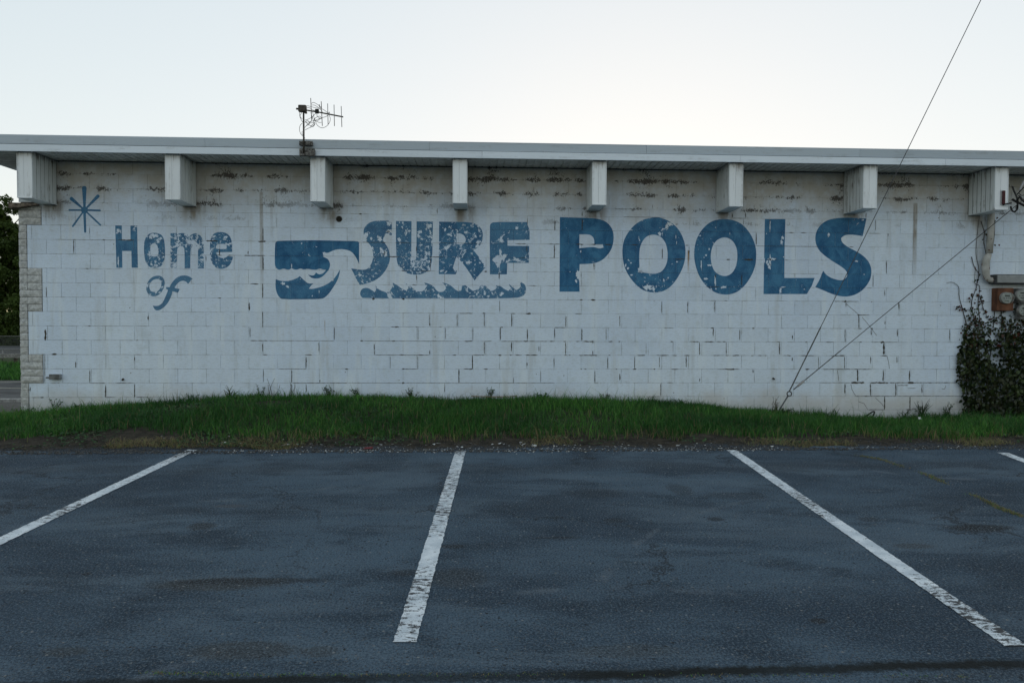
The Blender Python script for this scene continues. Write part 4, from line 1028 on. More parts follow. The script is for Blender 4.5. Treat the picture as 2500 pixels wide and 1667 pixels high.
# low clover-like ground cover where the turf is thin
def cover(N, xr, yr, mask, name, size, mat, lab):
    gx = rng.uniform(*xr, N); gy = rng.uniform(*yr, N)
    k = rng.random(N) < mask(gx, gy); gx, gy = gx[k], gy[k]; n = len(gx)
    c = np.stack([gx, gy, bank_z(gx, gy) + rng.uniform(.005, .035, n)], 1)
    az = rng.uniform(0, 6.28, n); s = rng.uniform(*size, n)
    a1 = np.stack([np.cos(az), np.sin(az), rng.uniform(-.5, .5, n)], 1) * s[:, None]
    a2 = np.stack([-np.sin(az), np.cos(az), rng.uniform(-.5, .5, n)], 1) * (s * .7)[:, None]
    V = np.stack([c - a1, c + a2, c + a1, c - a2], 1).reshape(-1, 3)
    F = np.arange(n * 4).reshape(-1, 4)
    me = fast_mesh(name, V, F, mat, {'tone': np.repeat(rng.random(n) ** 1.5, 4), 'dry': np.repeat(np.where(rng.random(n) < .08, .7, 0.0), 4)})
    o = bpy.data.objects.new(name, me); link(o); tag(o, lab, kind='stuff')
cover(42000, (-8.5, 1.5), (-2.95, -0.1), lambda x, y: np.clip(np.clip(vnoise(x, y, 1.6, 12) * 2 - .55, 0, 1) * np.clip((-0.5 - x) / 2, 0, 1), 0, 1), 'ground_cover', (.008, .018), M['weed'], 'low leafy ground cover in the thin turf')

cover(38000, (-9, 11), (-2.9, -0.05), lambda x, y: np.clip(vnoise(x, y, 2.1, 51) * 2.4 - 1.0, 0, 1), 'broadleaf_cover', (.010, .022), M['weed'], 'patches of clover and broad leaved weeds in the turf')
# ---- gravel and crumbs along the edge
def rocks(N, pos, size, name, mat, lab, flat=0.6):
    P = pos(N); n = len(P)
    oct_ = np.array([[1, 0, 0], [0, 1, 0], [-1, 0, 0], [0, -1, 0], [0, 0, 1], [0, 0, -1]], float)
    s = rng.uniform(*size, n)
    V = P[:, None] + oct_[None] * (s[:, None, None] * rng.uniform(.6, 1.2, (n, 6, 1))) * np.array([1, 1, flat])
    fa = np.array([[0, 1, 4], [1, 2, 4], [2, 3, 4], [3, 0, 4], [1, 0, 5], [2, 1, 5], [3, 2, 5], [0, 3, 5]])
    F = (np.arange(n)[:, None, None] * 6 + fa[None]).reshape(-1, 3)
    me = fast_mesh(name, V.reshape(-1, 3), F, mat)
    o = bpy.data.objects.new(name, me); link(o); tag(o, lab, kind='stuff'); return o
M['gravel'] = plain('gravel_stone', (0.10, 0.10, 0.098), 0.9, 0.2, var=0.45, sc=90)
def gpos(N):
    x = rng.uniform(-11, 12, N); y = YE + np.abs(rng.normal(0.10, .16, N)) - .10
    return np.stack([x, y, np.where(y < YE + .02, lot_z(YE) + (y - YE) * GS, bank_z(x, y)) + .004], 1)
rocks(12000, gpos, (.005, .016), 'gravel', M['gravel'], 'loose dark gravel along the asphalt edge')

# ------------------------------------------------------------------ antenna on the roof edge
M['steel'] = plain('weathered_steel', (0.085, 0.075, 0.062), 0.7, 0.3, 0.2, var=0.35, sc=30)
M['alu'] = plain('dull_aluminium', (0.22, 0.22, 0.215), 0.5, 0.4, 0.4, var=0.2)
M['bracket'] = plain('stained_bracket', (0.16, 0.155, 0.145), 0.75, 0.3, 0.1, var=0.6, sc=45)
M['cable'] = plain('black_cable', (0.012, 0.012, 0.012), 0.6, 0.3)
AY = -0.70
def A(x, y, yy=AY): return at(700 + x / 8.711, 220 + y / 8.711, yy)
ant = empty('roof_antenna', A(362, 1330), 'small TV antenna on a rusty mast with tangled cables at the roof edge', 'antenna')
MB().tube([A(362, 1345), A(362, 900), A(358, 420)], .0115, 10).build('mast', M['steel'], ant, True)
for (x0, x1, y0, y1) in ((257, 540, 1080, 1168), (262, 588, 1245, 1388)):
    a_, b_ = A(x0, y1), A(x1, y0)
    br = MB().bbox(a_.x, b_.x, AY + .012, -.636, a_.z, b_.z, .004).build('bracket', M['bracket'], ant)
    for q in (.12, .5, .85):
        xx = a_.x + (b_.x - a_.x) * q; zz = (a_.z + b_.z) / 2 + .006
        MB().lathe([(.007, -.008), (.007, .0)], (xx, AY + .0115, zz), 'y', 6).build('bolt', M['steel'], br)
a_, b_ = A(252, 478), A(418, 330)
rot = MB().bbox(a_.x, b_.x, AY - .03, AY + .03, a_.z + .006, b_.z, .006).build('mast_clamp', M['steel'], ant)
MB().lathe([(.013, 0), (.013, -.03)], (a_.x - .001, AY, (a_.z + b_.z) / 2), 'x', 8).build('knob', M['steel'], rot)
MB().box(A(380, 0).x, A(425, 0).x, AY - .022, AY + .022, A(0, 490).z, A(0, 478).z + .02).build('clamp_jaw', M['steel'], rot)
bo = [A(380, 425), A(700, 478), A(1200, 575)]
MB().tube(bo, .0095, 8).build('boom', M['steel'], ant, True)
for x, ya, yb, x2, m_ in ((510, 175, 640, 530, 'steel'), (733, 245, 765, 757, 'steel'), (870, 290, 735, 880, 'alu'), (1006, 315, 768, 1015, 'alu'), (1158, 345, 790, 1173, 'alu')):
    MB().tube([A(x, ya, AY - .012), A(x2, yb, AY - .012)], .0048, 6).build('element', M[m_], ant, True)
MB().tube([A(692, 312, AY - .02), A(700, 372, AY - .02), A(740, 360, AY - .02)], .006, 6).build('feed_clip', M['cable'], ant)
MB().bbox(A(610, 0).x, A(690, 0).x, AY - .03, AY - .01, A(0, 500).z, A(0, 405).z, .003).build('junction_block', M['cable'], ant)
cb = MB()
CAB = [[(400, 340), (470, 345), (600, 380), (760, 410), (880, 490), (910, 470), (900, 500), (850, 560), (740, 600), (640, 660), (590, 640), (620, 590), (700, 560), (740, 600)],
       [(520, 290), (580, 270), (680, 330), (740, 400)], [(520, 325), (600, 330), (700, 400), (760, 470)], [(510, 480), (540, 560), (570, 660), (590, 700), (600, 720), (540, 780), (450, 820), (390, 855)],
       [(550, 470), (575, 560), (600, 640), (680, 690), (740, 690)], [(610, 650), (640, 740), (720, 800), (790, 800), (860, 760), (915, 680), (925, 600), (900, 530)],
       [(385, 690), (450, 690), (520, 670), (600, 650), (720, 600)], [(390, 640), (440, 630), (500, 600), (550, 570), (620, 490)], [(390, 660), (440, 720), (500, 760), (560, 780), (600, 720), (540, 700), (460, 720), (400, 780)],
       [(275, 460), (275, 540), (300, 620), (340, 690)], [(320, 470), (285, 560), (330, 620)], [(330, 710), (290, 750), (272, 820), (280, 890), (310, 950), (345, 985)], [(330, 880), (325, 930), (350, 970), (390, 1030)],
       [(640, 500), (650, 560), (700, 600), (740, 610)], [(420, 390), (460, 380), (510, 395), (560, 430), (620, 440)], [(385, 800), (420, 760), (470, 740), (480, 690), (440, 650), (400, 680)], [(540, 560), (530, 640), (490, 700), (430, 740)], [(590, 600), (580, 660), (570, 720), (500, 780)]]
for i, c_ in enumerate(CAB):
    cb.tube(spline([A(x, y, AY - .02 + .05 * math.sin(i * 1.7 + q * .9)) for q, (x, y) in enumerate(c_)], 5), .0032, 5)
cb.build('cable', M['cable'], ant)

# ------------------------------------------------------------------ guy wires and anchor
M['wire'] = plain('galvanised_wire', (0.095, 0.10, 0.105), 0.55, 0.4, 0.4, var=0.25, sc=40)
M['grip'] = plain('wire_guard', (0.33, 0.33, 0.335), 0.6, 0.4, 0.1, var=0.2, sc=20)
GY = -0.30
eye = at(1927, 961, GY)
foot = at(1903, 1000, GY + 0.02)
anc = empty('anchor_rod', foot, 'galvanised ground anchor rod with an eye holding two guy wires', 'anchor')
MB().tube([foot - Vector((0.02, 0, .1)), foot, eye + (foot - eye).normalized() * .035], .011, 8).build('rod', M['wire'], anc, True)
ring = MB(); ring.tube([eye + Vector((math.cos(a_) * .034, 0, math.sin(a_) * .034)) for a_ in np.linspace(0, 2 * math.pi, 17)], .009, 8)
ring.build('eye_ring', M['wire'], anc, True)
# both wires run up to a utility pole standing outside the frame on the right
POLE = Vector((11.2, -2.3, 0.0))
def wire_to_pole(u0_, v0_, u1, v1):
    """straight wire from the eye in the vertical plane anchor-pole, along the direction seen in the photograph"""
    nrm = Vector((POLE.x - eye.x, POLE.y - eye.y, 0)).cross(Vector((0, 0, 1))).normalized()
    def hit(u, v):
        d = fwd + rgt * ((u - CX) / FPX) - upv * ((v - CY) / FPX)
        return CAM + d * ((eye - CAM).dot(nrm) / d.dot(nrm))
    a_, b_ = hit(u0_, v0_), hit(u1, v1)
    s = (Vector((POLE.x, POLE.y)) - Vector((a_.x, a_.y))).length / (Vector((b_.x, b_.y)) - Vector((a_.x, a_.y))).length
    return a_, a_ + (b_ - a_) * s
a_, b_ = wire_to_pole(1927, 955, 2395, 0)
w1 = empty('guy_wire', a_, 'steep guy wire rising across the letter S from the anchor', 'guy wire', 'guy wires at the anchor')
MB().tube([a_, b_], .0052, 6).build('strand', M['wire'], w1)
MB().tube([a_, a_ + (b_ - a_).normalized() * 1.02], .0085, 6).build('grip', M['wire'], w1)
WTOP1 = b_
p_ = a_ + (b_ - a_) * 0.0
a2, b2 = wire_to_pole(1937, 951, 2475, 507)
w2 = empty('guy_wire', a2, 'lower slanting guy wire passing in front of the boxed beam by the meters', 'guy wire', 'guy wires at the anchor')
MB().tube([a2, b2], .0048, 6).build('strand', M['cable'], w2)
d2 = (b2 - a2).normalized()
MB().tube([a2, a2 + d2 * .07], .008, 6).build('thimble', M['wire'], w2)
MB().tube([a2 + d2 * .065, a2 + d2 * .075, a2 + d2 * .19, a2 + d2 * .20], [.008, .016, .016, .008], 8).build('turnbuckle', M['grip'], w2, True)
MB().tube([a2 + d2 * .2, a2 + d2 * .85], .0072, 6).build('grip', M['wire'], w2)
M['polewood'] = plain('pole_wood', (0.13, 0.10, 0.075), 0.95, 0.1, var=0.35, sc=9)
po = empty('utility_pole', (POLE.x, POLE.y, 0.2), 'tall brown wooden utility pole carrying the guy wires', 'utility pole')
MB().tube([(POLE.x, POLE.y, -.3), (POLE.x, POLE.y, 9.5)], [.16, .11], 14).build('shaft', M['polewood'], po, True)
MB().bbox(POLE.x - 1.0, POLE.x + 1.0, POLE.y - .06, POLE.y + .05, 8.7, 8.82, .008).build('crossarm', M['polewood'], po)

# ------------------------------------------------------------------ electrical service by the right-hand beam
M['pipe'] = None
def mat_rustpaint():
    m = NT('rusty_white_paint')
    n = m.noise(13, 5, 0.65)
    c = m.mix(m.ramp(m.noise(8, 4), 0.35, 0.7), (0.36, 0.355, 0.33), (0.50, 0.50, 0.48))
    z = m.sep(m.pos())[2]
    k = m.math('ADD', n, m.ramp(z, 2.62, 2.45, 0, 0.10))
    c = m.mix(m.ramp(k, 0.645, 0.67), c, (0.115, 0.035, 0.018))
    return m.out(c, 0.75, 0.25)
M['pipe'] = mat_rustpaint()
def Bq(x, y, yy): return at(2250 + x / 4.612, 380 + y / 4.612, yy)
cy = -0.075
cp = empty('conduit_pipe', Bq(760, 1400, cy), 'rusty white painted conduit pipe bending below the beam beside the meters', 'pipe')
top = Bq(785, 600, cy)
MB().tube([Bq(785, 640, cy), Bq(778, 850, cy), Bq(760, 1100, cy)], .047, 12).build('riser', M['pipe'], cp, True)
MB().tube(spline([Bq(755, 1110, cy), Bq(725, 1190, cy), Bq(722, 1300, cy), Bq(745, 1385, cy), Bq(800, 1402, cy)], 6), [.042, .044, .046, .05, .052, .052, .052, .052, .052, .052, .052, .052, .052, .05, .048, .046, .045, .044, .042, .042, .042, .042, .042, .042, .042][:25], 12).build('elbow', M['pipe'], cp, True)
MB().lathe([(.046, -.0), (.046, .03)], Bq(800, 1402, cy), 'x', 14).build('coupling', M['pipe'], cp)
M['trough'] = plain('grey_enamel', (0.26, 0.28, 0.29), 0.45, 0.45, 0.1, var=0.12, sc=6)
M['trough_dk'] = plain('dark_enamel', (0.07, 0.075, 0.08), 0.6, 0.3, var=0.2)
a_, b_ = Bq(845, 1440, -.17), Bq(855, 1335, -.17)
tr = empty('wiring_trough', (8.2, -.1, a_.z), 'long grey metal wiring trough above the electricity meters', 'trough')
MB().bbox(a_.x, 10.0, -.165, -.004, a_.z, b_.z, .006).build('trough_body', M['trough_dk'], tr)
MB().bbox(a_.x + .01, 9.98, -.175, -.166, a_.z + .012, b_.z - .012, .003).build('cover', M['trough'], tr)
M['rustbox'] = NT('rust_box'); m = M['rustbox']
M['rustbox'] = m.out(m.mix(m.ramp(m.noise(7, 5, .7, m.scale(m.pos(), (1, 1, .4))), .32, .68), (0.075, 0.034, 0.022), (0.185, 0.085, 0.05)), 0.8, 0.2)
M['greybox'] = plain('grey_box', (0.17, 0.18, 0.18), 0.6, 0.3, var=0.25)
M['dial'] = plain('meter_face', (0.40, 0.41, 0.39), 0.5, 0.4, var=0.1)
M['dialink'] = plain('meter_print', (0.03, 0.03, 0.03), 0.6, 0.3)
g = NT('meter_glass'); g.set(g.bsdf.inputs['Transmission Weight'], 1.0); g.set(g.bsdf.inputs['IOR'], 1.05); M['glass'] = g.out((0.9, 0.93, 0.93), 0.04, 0.5)
def Cq(x, y, yy): return at(2250 + x / 3.732, 640 + y / 3.732, yy)
def meter(cx, cy_, r, x0, x1, y0, y1, mat, lab):
    a_, b_ = Cq(x0, y1, -.13), Cq(x1, y0, -.13)
    c = Cq(cx, cy_, -.22)
    mt = empty('electricity_meter', ((a_.x + b_.x) / 2, -.06, a_.z), lab, 'electricity meter', 'electricity meters on the wall')
    MB().bbox(a_.x, b_.x, -.13, -.004, a_.z, b_.z, .006).build('socket_box', mat, mt)
    c0 = Vector((c.x, -.131, c.z))
    MB().lathe([(r, 0), (r, -.025), (r * .93, -.03)], c0, 'y', 28).build('ring', M['alu'], mt, True)
    f = MB().lathe([(r * .9, -.031), (r * .9, -.040)], c0, 'y', 28).build('dial_plate', M['dial'], mt)
    b = MB(); b.box(c.x - r * .35, c.x + r * .45, -.1745, -.1725, c.z + r * .25, c.z + r * .45)
    for q in (-.55, -.15, .2, .5): b.box(c.x + r * q, c.x + r * (q + .16), -.1745, -.1725, c.z - r * .12, c.z + r * .0)
    b.box(c.x - r * .3, c.x + r * .35, -.1745, -.1725, c.z - r * .5, c.z - r * .42)
    b.build('register', M['dialink'], f)
    MB().lathe([(r * .92, -.041), (r * .92, -.085), (r * .85, -.098), (r * .5, -.104), (.002, -.105)], c0, 'y', 28).build('glass_cover', M['glass'], mt, True)
meter(800, 325, .088, 690, 842, 235, 443, M['rustbox'], 'electricity meter on a rusty orange socket box under the trough')
meter(942, 300, .088, 878, 1040, 240, 372, M['greybox'], 'electricity meter on a grey socket box beside the rusty one')
meter(960, 440, .088, 902, 1060, 385, 520, M['greybox'], 'lower electricity meter on a grey box just above the vine')
# service drop at the beam: rack, insulators, loops of black cable
M['red'] = plain('dark_red_plate', (0.060, 0.010, 0.014), 0.6, 0.3)
rx = empty('service_bracket', Bq(960, 550, -.56), 'black iron wire bracket with dark red plate bolted on the beam above the meters', 'bracket')
a_, b_ = Bq(905, 552, -.551), Bq(942, 395, -.551)
MB().bbox(a_.x, b_.x, -.556, -.547, a_.z, b_.z, .001).build('red_plate', M['red'], rx)
a_, b_ = Bq(890, 560, -.549), Bq(1012, 390, -.549)
for q in (a_.x, b_.x - .004):
    MB().box(q, q + .004, -.552, -.546, a_.z, b_.z).build('frame_rod', M['alu'], rx)
MB().tube([Bq(915, 556, -.57), Bq(950, 545, -.585), Bq(1010, 535, -.56)], .010, 8).build('hook', M['cable'], rx, True)
sc_ = empty('service_cable', Bq(1045, 520, -.5), 'thick black service cables with drip loops right of the beam above the meters', 'cable')
for pts, r in (([(1022, 350), (1040, 400), (1070, 465), (1085, 520)], .012), ([(1018, 492), (1060, 515), (1110, 540), (1180, 575), (1300, 640)], .017), ([(1003, 575), (1015, 615), (1045, 632), (1075, 605), (1080, 560), (1078, 510), (1100, 470), (1130, 500), (1200, 560)], .012),
               ([(1075, 440), (1110, 400), (1160, 350), (1260, 260)], .008), ([(1090, 450), (1120, 470), (1150, 520), (1230, 600)], .008), ([(1100, 430), (1130, 450), (1200, 430)], .006)):
    MB().tube(spline([Bq(x, y, -.50 - .03 * q) for q, (x, y) in enumerate(pts)], 5), r, 7).build('cable', M['cable'], sc_, True)
MB().tube([Bq(1100, 395, -.55), Bq(1112, 375, -.55), Bq(1150, 300, -.55), Bq(1165, 275, -.55)], [.008, .016, .016, .008], 8).build('insulator', M['grip'], sc_, True)
MB().tube([Bq(1068, 600, -.55), Bq(1075, 570, -.55)], .016, 8).build('connector', M['alu'], sc_, True)

# small things on the wall
jb = empty('junction_box', at(132, 926, -.05), 'small grey metal junction box low on the wall beside the corner stones', 'junction box')
a_, b_ = at(119, 926, -.06), at(145.5, 913.5, -.06)
MB().bbox(a_.x, b_.x, -.060, -.004, a_.z, b_.z, .005).build('box_body', M['trough'], jb)
MB().bbox(a_.x + .005, b_.x - .005, -.066, -.061, a_.z + .004, b_.z - .004, .002).build('cover', M['greybox'], jb)
MB().tube([(a_.x - .06, -.02, (a_.z + b_.z) / 2 - .015), (a_.x + .004, -.02, (a_.z + b_.z) / 2 - .01)], .009, 7).build('nipple', M['steel'], jb)
pv = empty('vent_pipe', at(828, 536), 'short black vent pipe end in the wall below a beam, left of SURF', 'vent')
c = at(828, 535)
ri = MB(); ri.lathe([(.034, .010), (.044, -.0035), (.044, -.008), (.036, -.010), (.033, .010)], (c.x, 0, c.z), 'y', 18); ri.build('rim', M['mortar'], pv, True)
MB().lathe([(.0345, -.004), (.001, -.0042)], (c.x, 0, c.z), 'y', 18).build('opening', M['dark'], pv)
for (u, v, ln, lab) in ((301, 925, .035, 'rusty bolt stub low on the wall near the junction box'), (1887, 923, .03, 'dark bolt stub low on the wall near the guy wire anchor')):
    p = at(u, v)
    MBo = MB().tube([(p.x, -.002, p.z), (p.x + .006, -ln, p.z - .012)], .014, 8)
    o = MBo.build('bolt_stub', M['steel'], None); tag(o, lab, 'bolt')

# ------------------------------------------------------------------ climbing vine
vin = empty('climbing_vine', (7.75, -0.15, 0.2), 'dark leafy creeper climbing the wall below the electricity meters', 'vine')
VO = [(2355, 1012), (2345, 960), (2335, 905), (2333, 862), (2346, 836), (2352, 790), (2366, 756), (2384, 752), (2402, 784), (2416, 772), (2436, 764), (2452, 780), (2470, 756), (2485, 760), (2505, 770), (2530, 775), (2600, 770), (2680, 800), (2720, 900), (2720, 1012)]
poly = [(at(u, v).x, at(u, v).z) for u, v in VO]
def inside(x, z):
    c = False; n = len(poly)
    for i in range(n):
        (xa, za), (xb, zb_) = poly[i - 1], poly[i]
        if (za > z) != (zb_ > z) and x < (xb - xa) * (z - za) / (zb_ - za) + xa: c = not c
    return c
LV = [(0, 0, 0), (.34, .16, .05), (.42, .5, .02), (.25, .8, -.06), (0, 1.08, -.16), (-.25, .8, -.06), (-.42, .5, .02), (-.34, .16, .05), (0, .5, -.04)]
LF = [(0, 1, 8), (1, 2, 8), (2, 3, 8), (3, 4, 8), (4, 5, 8), (5, 6, 8), (6, 7, 8), (7, 0, 8)]
leaf_me = []
for k in range(6):
    me = mesh('leaf', LV, LF, M['vine'])
    me.attributes.new('tone', 'FLOAT', 'POINT').data.foreach_set('value', np.full(9, [.05, .3, .6, .9, .4, .1][k], dtype=np.float32))
    me.attributes.new('dry', 'FLOAT', 'POINT').data.foreach_set('value', np.full(9, [0, .1, 0, 0, .9, .5][k], dtype=np.float32))
    leaf_me.append(me)
lf = []
px0, px1 = min(p[0] for p in poly), max(p[0] for p in poly); pz0, pz1 = min(p[1] for p in poly), max(p[1] for p in poly)
while len(lf) < 7200:
    x = random.uniform(px0, px1); z = random.uniform(pz0, pz1)
    q_ = float(vnoise(np.array([x]), np.array([z]), 5.0, 41)[0]) * .6 + float(vnoise(np.array([x]), np.array([z]), 11.0, 42)[0]) * .4
    if not inside(x + random.gauss(0, .035) + (q_ - .5) * .12, z + random.gauss(0, .05) + (q_ - .5) * .35): continue
    if random.random() > max(.10, min(1, (q_ - .22) * 3.0 + (1.35 - z) * .6)): continue
    dep = 0.05 + 0.40 * min(1, max(0, (1.6 - z))) * min(1, max(.15, (x - px0) / .5))
    lf.append((x, -random.uniform(.02, max(.06, dep)), z, 0))
STR = [[(2380, 790), (2372, 740), (2384, 700), (2390, 660), (2383, 620), (2386, 570), (2392, 525)], [(2395, 800), (2388, 740), (2392, 700), (2380, 690), (2382, 650)], [(2425, 800), (2430, 745), (2434, 710)], [(2445, 800), (2445, 765), (2440, 740)],
       [(2485, 780), (2480, 750), (2488, 720)], [(2405, 560), (2402, 590), (2410, 640), (2400, 660)], [(2428, 530), (2428, 570), (2425, 600)], [(2362, 800), (2350, 755), (2342, 725), (2340, 700), (2325, 689), (2310, 691)], [(2372, 627), (2378, 650), (2390, 670), (2385, 690)],
       [(2392, 720), (2400, 750), (2412, 778)], [(2360, 760), (2345, 750), (2335, 751)], [(2395, 540), (2403, 570), (2400, 600)]]
stm = MB()
for i, s in enumerate(STR):
    P_ = spline([at(u, v, -.012 - (.07 if (2395 < u < 2440 and v < 690) else 0)) for u, v in s], 5)
    stm.tube(P_, [.006 - .004 * q / len(P_) for q in range(len(P_))], 5)
    for p in P_:
        if p.z < 2.1 or random.random() < .15:
            for q in range(2 if p.z > 1.7 else 5):
                if s[0][0] != 2362: lf.append((p.x + random.gauss(0, .025), p.y - random.uniform(.005, .04), p.z + random.gauss(0, .02), 1 if random.random() < .5 else 0))
for q in range(14):
    x = random.uniform(px0 + .1, px1); stm.tube(spline([(x, -.06, .15), (x + random.gauss(0, .08), -.05, .7), (x + random.gauss(0, .1), -.03, 1.3)], 5), .008, 5)
stm.build('stem', M['stem'], vin)
lf.sort(key=lambda l: l[1] - (l[0] > 8.1) * -1)
infr = [l for l in lf if l[0] < 8.05]; infr.sort(key=lambda l: l[1])
pick = set(id(l) for l in infr[:210]) | set(id(l) for l in infr if l[2] > 1.42 and l[0] < 7.95) 
pick = set(list(pick)[:300])
restl = MB(); tn = []; dr = []
for l in lf:
    x, y, z, red = l
    s = random.uniform(.028, .066) * (.65 if z > 1.5 else 1)
    rot = (R(random.gauss(105, 28)), R(random.gauss(0, 25)), R(random.gauss(0, 45)))
    rot = (R(random.gauss(-70, 25)), R(random.gauss(0, 30)), R(random.gauss(0, 40)))
    kk = random.choice((4, 5)) if (red or (z > 1.3 and random.random() < .14)) else random.choice((0, 0, 0, 1, 1, 2, 3))
    if id(l) in pick:
        put('leaf', leaf_me[kk], vin, (x, y, z), rot, (s, s, s))
    else:
        mt = Matrix.Translation((x, y, z)) @ __import__('mathutils').Euler(rot).to_matrix().to_4x4() @ Matrix.Scale(s, 4)
        restl.add([mt @ Vector(p) for p in LV], LF); tn += [[.05, .3, .6, .9, .4, .1][kk]] * 9; dr += [[0, .1, 0, 0, .9, .5][kk]] * 9
ro = restl.build('foliage', M['vine'], vin); tag(ro, kind='stuff')
ro.data.attributes.new('tone', 'FLOAT', 'POINT').data.foreach_set('value', np.array(tn, dtype=np.float32))
ro.data.attributes.new('dry', 'FLOAT', 'POINT').data.foreach_set('value', np.array(dr, dtype=np.float32))

# ------------------------------------------------------------------ weeds at the wall foot and other small things
def weed(u, hgt, n, kind, lab, yoff=-0.09, grp=None, spread=.10):
    x = at(u, 960, yoff).x; y = yoff; z = float(bank_z(x, y))
    w = empty('weed', (x, y, z), lab, 'weed', grp)
    st = MB(); V = []; F = []; T = []; D = []
    for q in range(n):
        a_ = random.uniform(0, 6.28); ln = hgt * random.uniform(.55, 1.1)
        tip = Vector((x + math.cos(a_) * spread * random.uniform(.3, 1.2), y + math.sin(a_) * spread * .35, z + ln))
        base = Vector((x + random.gauss(0, .02), y + random.gauss(0, .01), z - .01))
        mid = base.lerp(tip, .5) + Vector((random.gauss(0, .015), 0, .02))
        P_ = spline([base, mid, tip], 4)
        st.tube(P_, [.0035 - .002 * i / len(P_) for i in range(len(P_))], 4)
        dryv = 1.0 if kind == 'dry' else 0.0
        for i, p in enumerate(P_):
            cnt = 1 if kind == 'stalk' and i < len(P_) - 3 else (2 if kind != 'blade' else 0)
            for _ in range(cnt):
                s = random.uniform(.008, .02) if kind != 'dry' else random.uniform(.005, .010)
                if kind == 'stalk': s *= .6
                d = Vector((random.gauss(0, 1), random.gauss(0, 1), random.gauss(.3, .6))).normalized() * s * 2
                sd = d.cross(Vector((random.random(), random.random(), 1))).normalized() * s * .5
                b = len(V); V += [p, p + d * .5 + sd, p + d, p + d * .5 - sd]; F.append((b, b + 1, b + 2, b + 3)); T += [random.random()] * 4; D += [dryv] * 4
        if kind == 'blade':
            b = len(V); sd = Vector((.006, 0, 0)); V += [base - sd, base + sd, mid + sd, mid - sd, tip]
            F += [(b, b + 1, b + 2, b + 3), (b + 3, b + 2, b + 4)]; T += [random.uniform(.2, .8)] * 5; D += [0] * 5
    st.build('stem', M['stem'], w)
    if V:
        o = obj('foliage', V, F, M['weed'], w)
        o.data.attributes.new('tone', 'FLOAT', 'POINT').data.foreach_set('value', np.array(T, dtype=np.float32))
        o.data.attributes.new('dry', 'FLOAT', 'POINT').data.foreach_set('value', np.array(D, dtype=np.float32))
    return w
GW = 'weeds along the foot of the wall'; LW = 'low green weed with thin stems growing against the foot of the white wall'
for u, hh, n_ in ((130, .22, 7), (185, .12, 6), (470, .13, 5), (640, .20, 5), (800, .16, 9), (870, .13, 8), (1005, .17, 9), (1195, .16, 8), (1330, .10, 9), (1480, .12, 8), (1660, .10, 6), (1320, .1, 6), (2250, .2, 8), (2310, .22, 9)):
    weed(u, hh, n_, 'leaf', LW, grp=GW)
weed(660, .27, 4, 'stalk', 'curled brown seed stalks at the wall foot near the start of the emblem', spread=.14)
weed(712, .26, 4, 'stalk', 'three thin upright seed stalks at the wall foot below the wave emblem', spread=.06)
weed(1892, .26, 10, 'dry', 'dry brown branching weed beside the anchor rod', yoff=-.34, spread=.10)
weed(1915, .12, 12, 'leaf', 'bushy green weed around the foot of the anchor rod', yoff=-.38, spread=.16)
weed(560, .20, 12, 'blade', 'tuft of long pointed grass against the wall under the word of', spread=.16)
weed(2040, .17, 7, 'blade', 'broad grass tuft at the wall foot right of the anchor', spread=.12)
weed(2255, .26, 9, 'blade', 'arching grass tuft at the wall foot left of the vine', spread=.25)
weed(2205, .16, 8, 'blade', 'short grass tuft at the wall foot between hose loop and vine', spread=.14)
weed(55, .15, 12, 'leaf', 'pale bushy weed at the foot of the building corner', yoff=-.5, spread=.16)
# black hose loop sticking out of the grass
P_ = spline([at(2105, 1022, -.12), at(2118, 1013, -.14), at(2133, 1004, -.15), at(2133, 1012, -.14), at(2124, 1024, -.12)], 6)
o = MB().tube(P_, .011, 7).build('hose_loop', M['cable'], None, True); tag(o, 'loop of black hose poking out of the grass at the wall', 'hose')
M['twig'] = plain('pale_twig', (0.25, 0.19, 0.12), 0.9, 0.1)
P_ = []
for u, v in ((1150, 977), (1200, 974), (1240, 975), (1262, 976)):
    p = at(u, v, -.42); P_.append((p.x, -.42, float(bank_z(p.x, -.42)) + .085))
o = MB().tube(spline(P_, 4), .007, 6).build('twig', M['twig'], None, True); tag(o, 'pale bent twig lying on the grass near the wall', 'twig')
sl = at(2410, 1013, -.35)
o = MB().bbox(sl.x - .15, sl.x + .75, -.50, -.16, .16, .245, .01).build('concrete_slab', M['concrete'], None); tag(o, 'low concrete slab in the grass under the vine', 'slab')

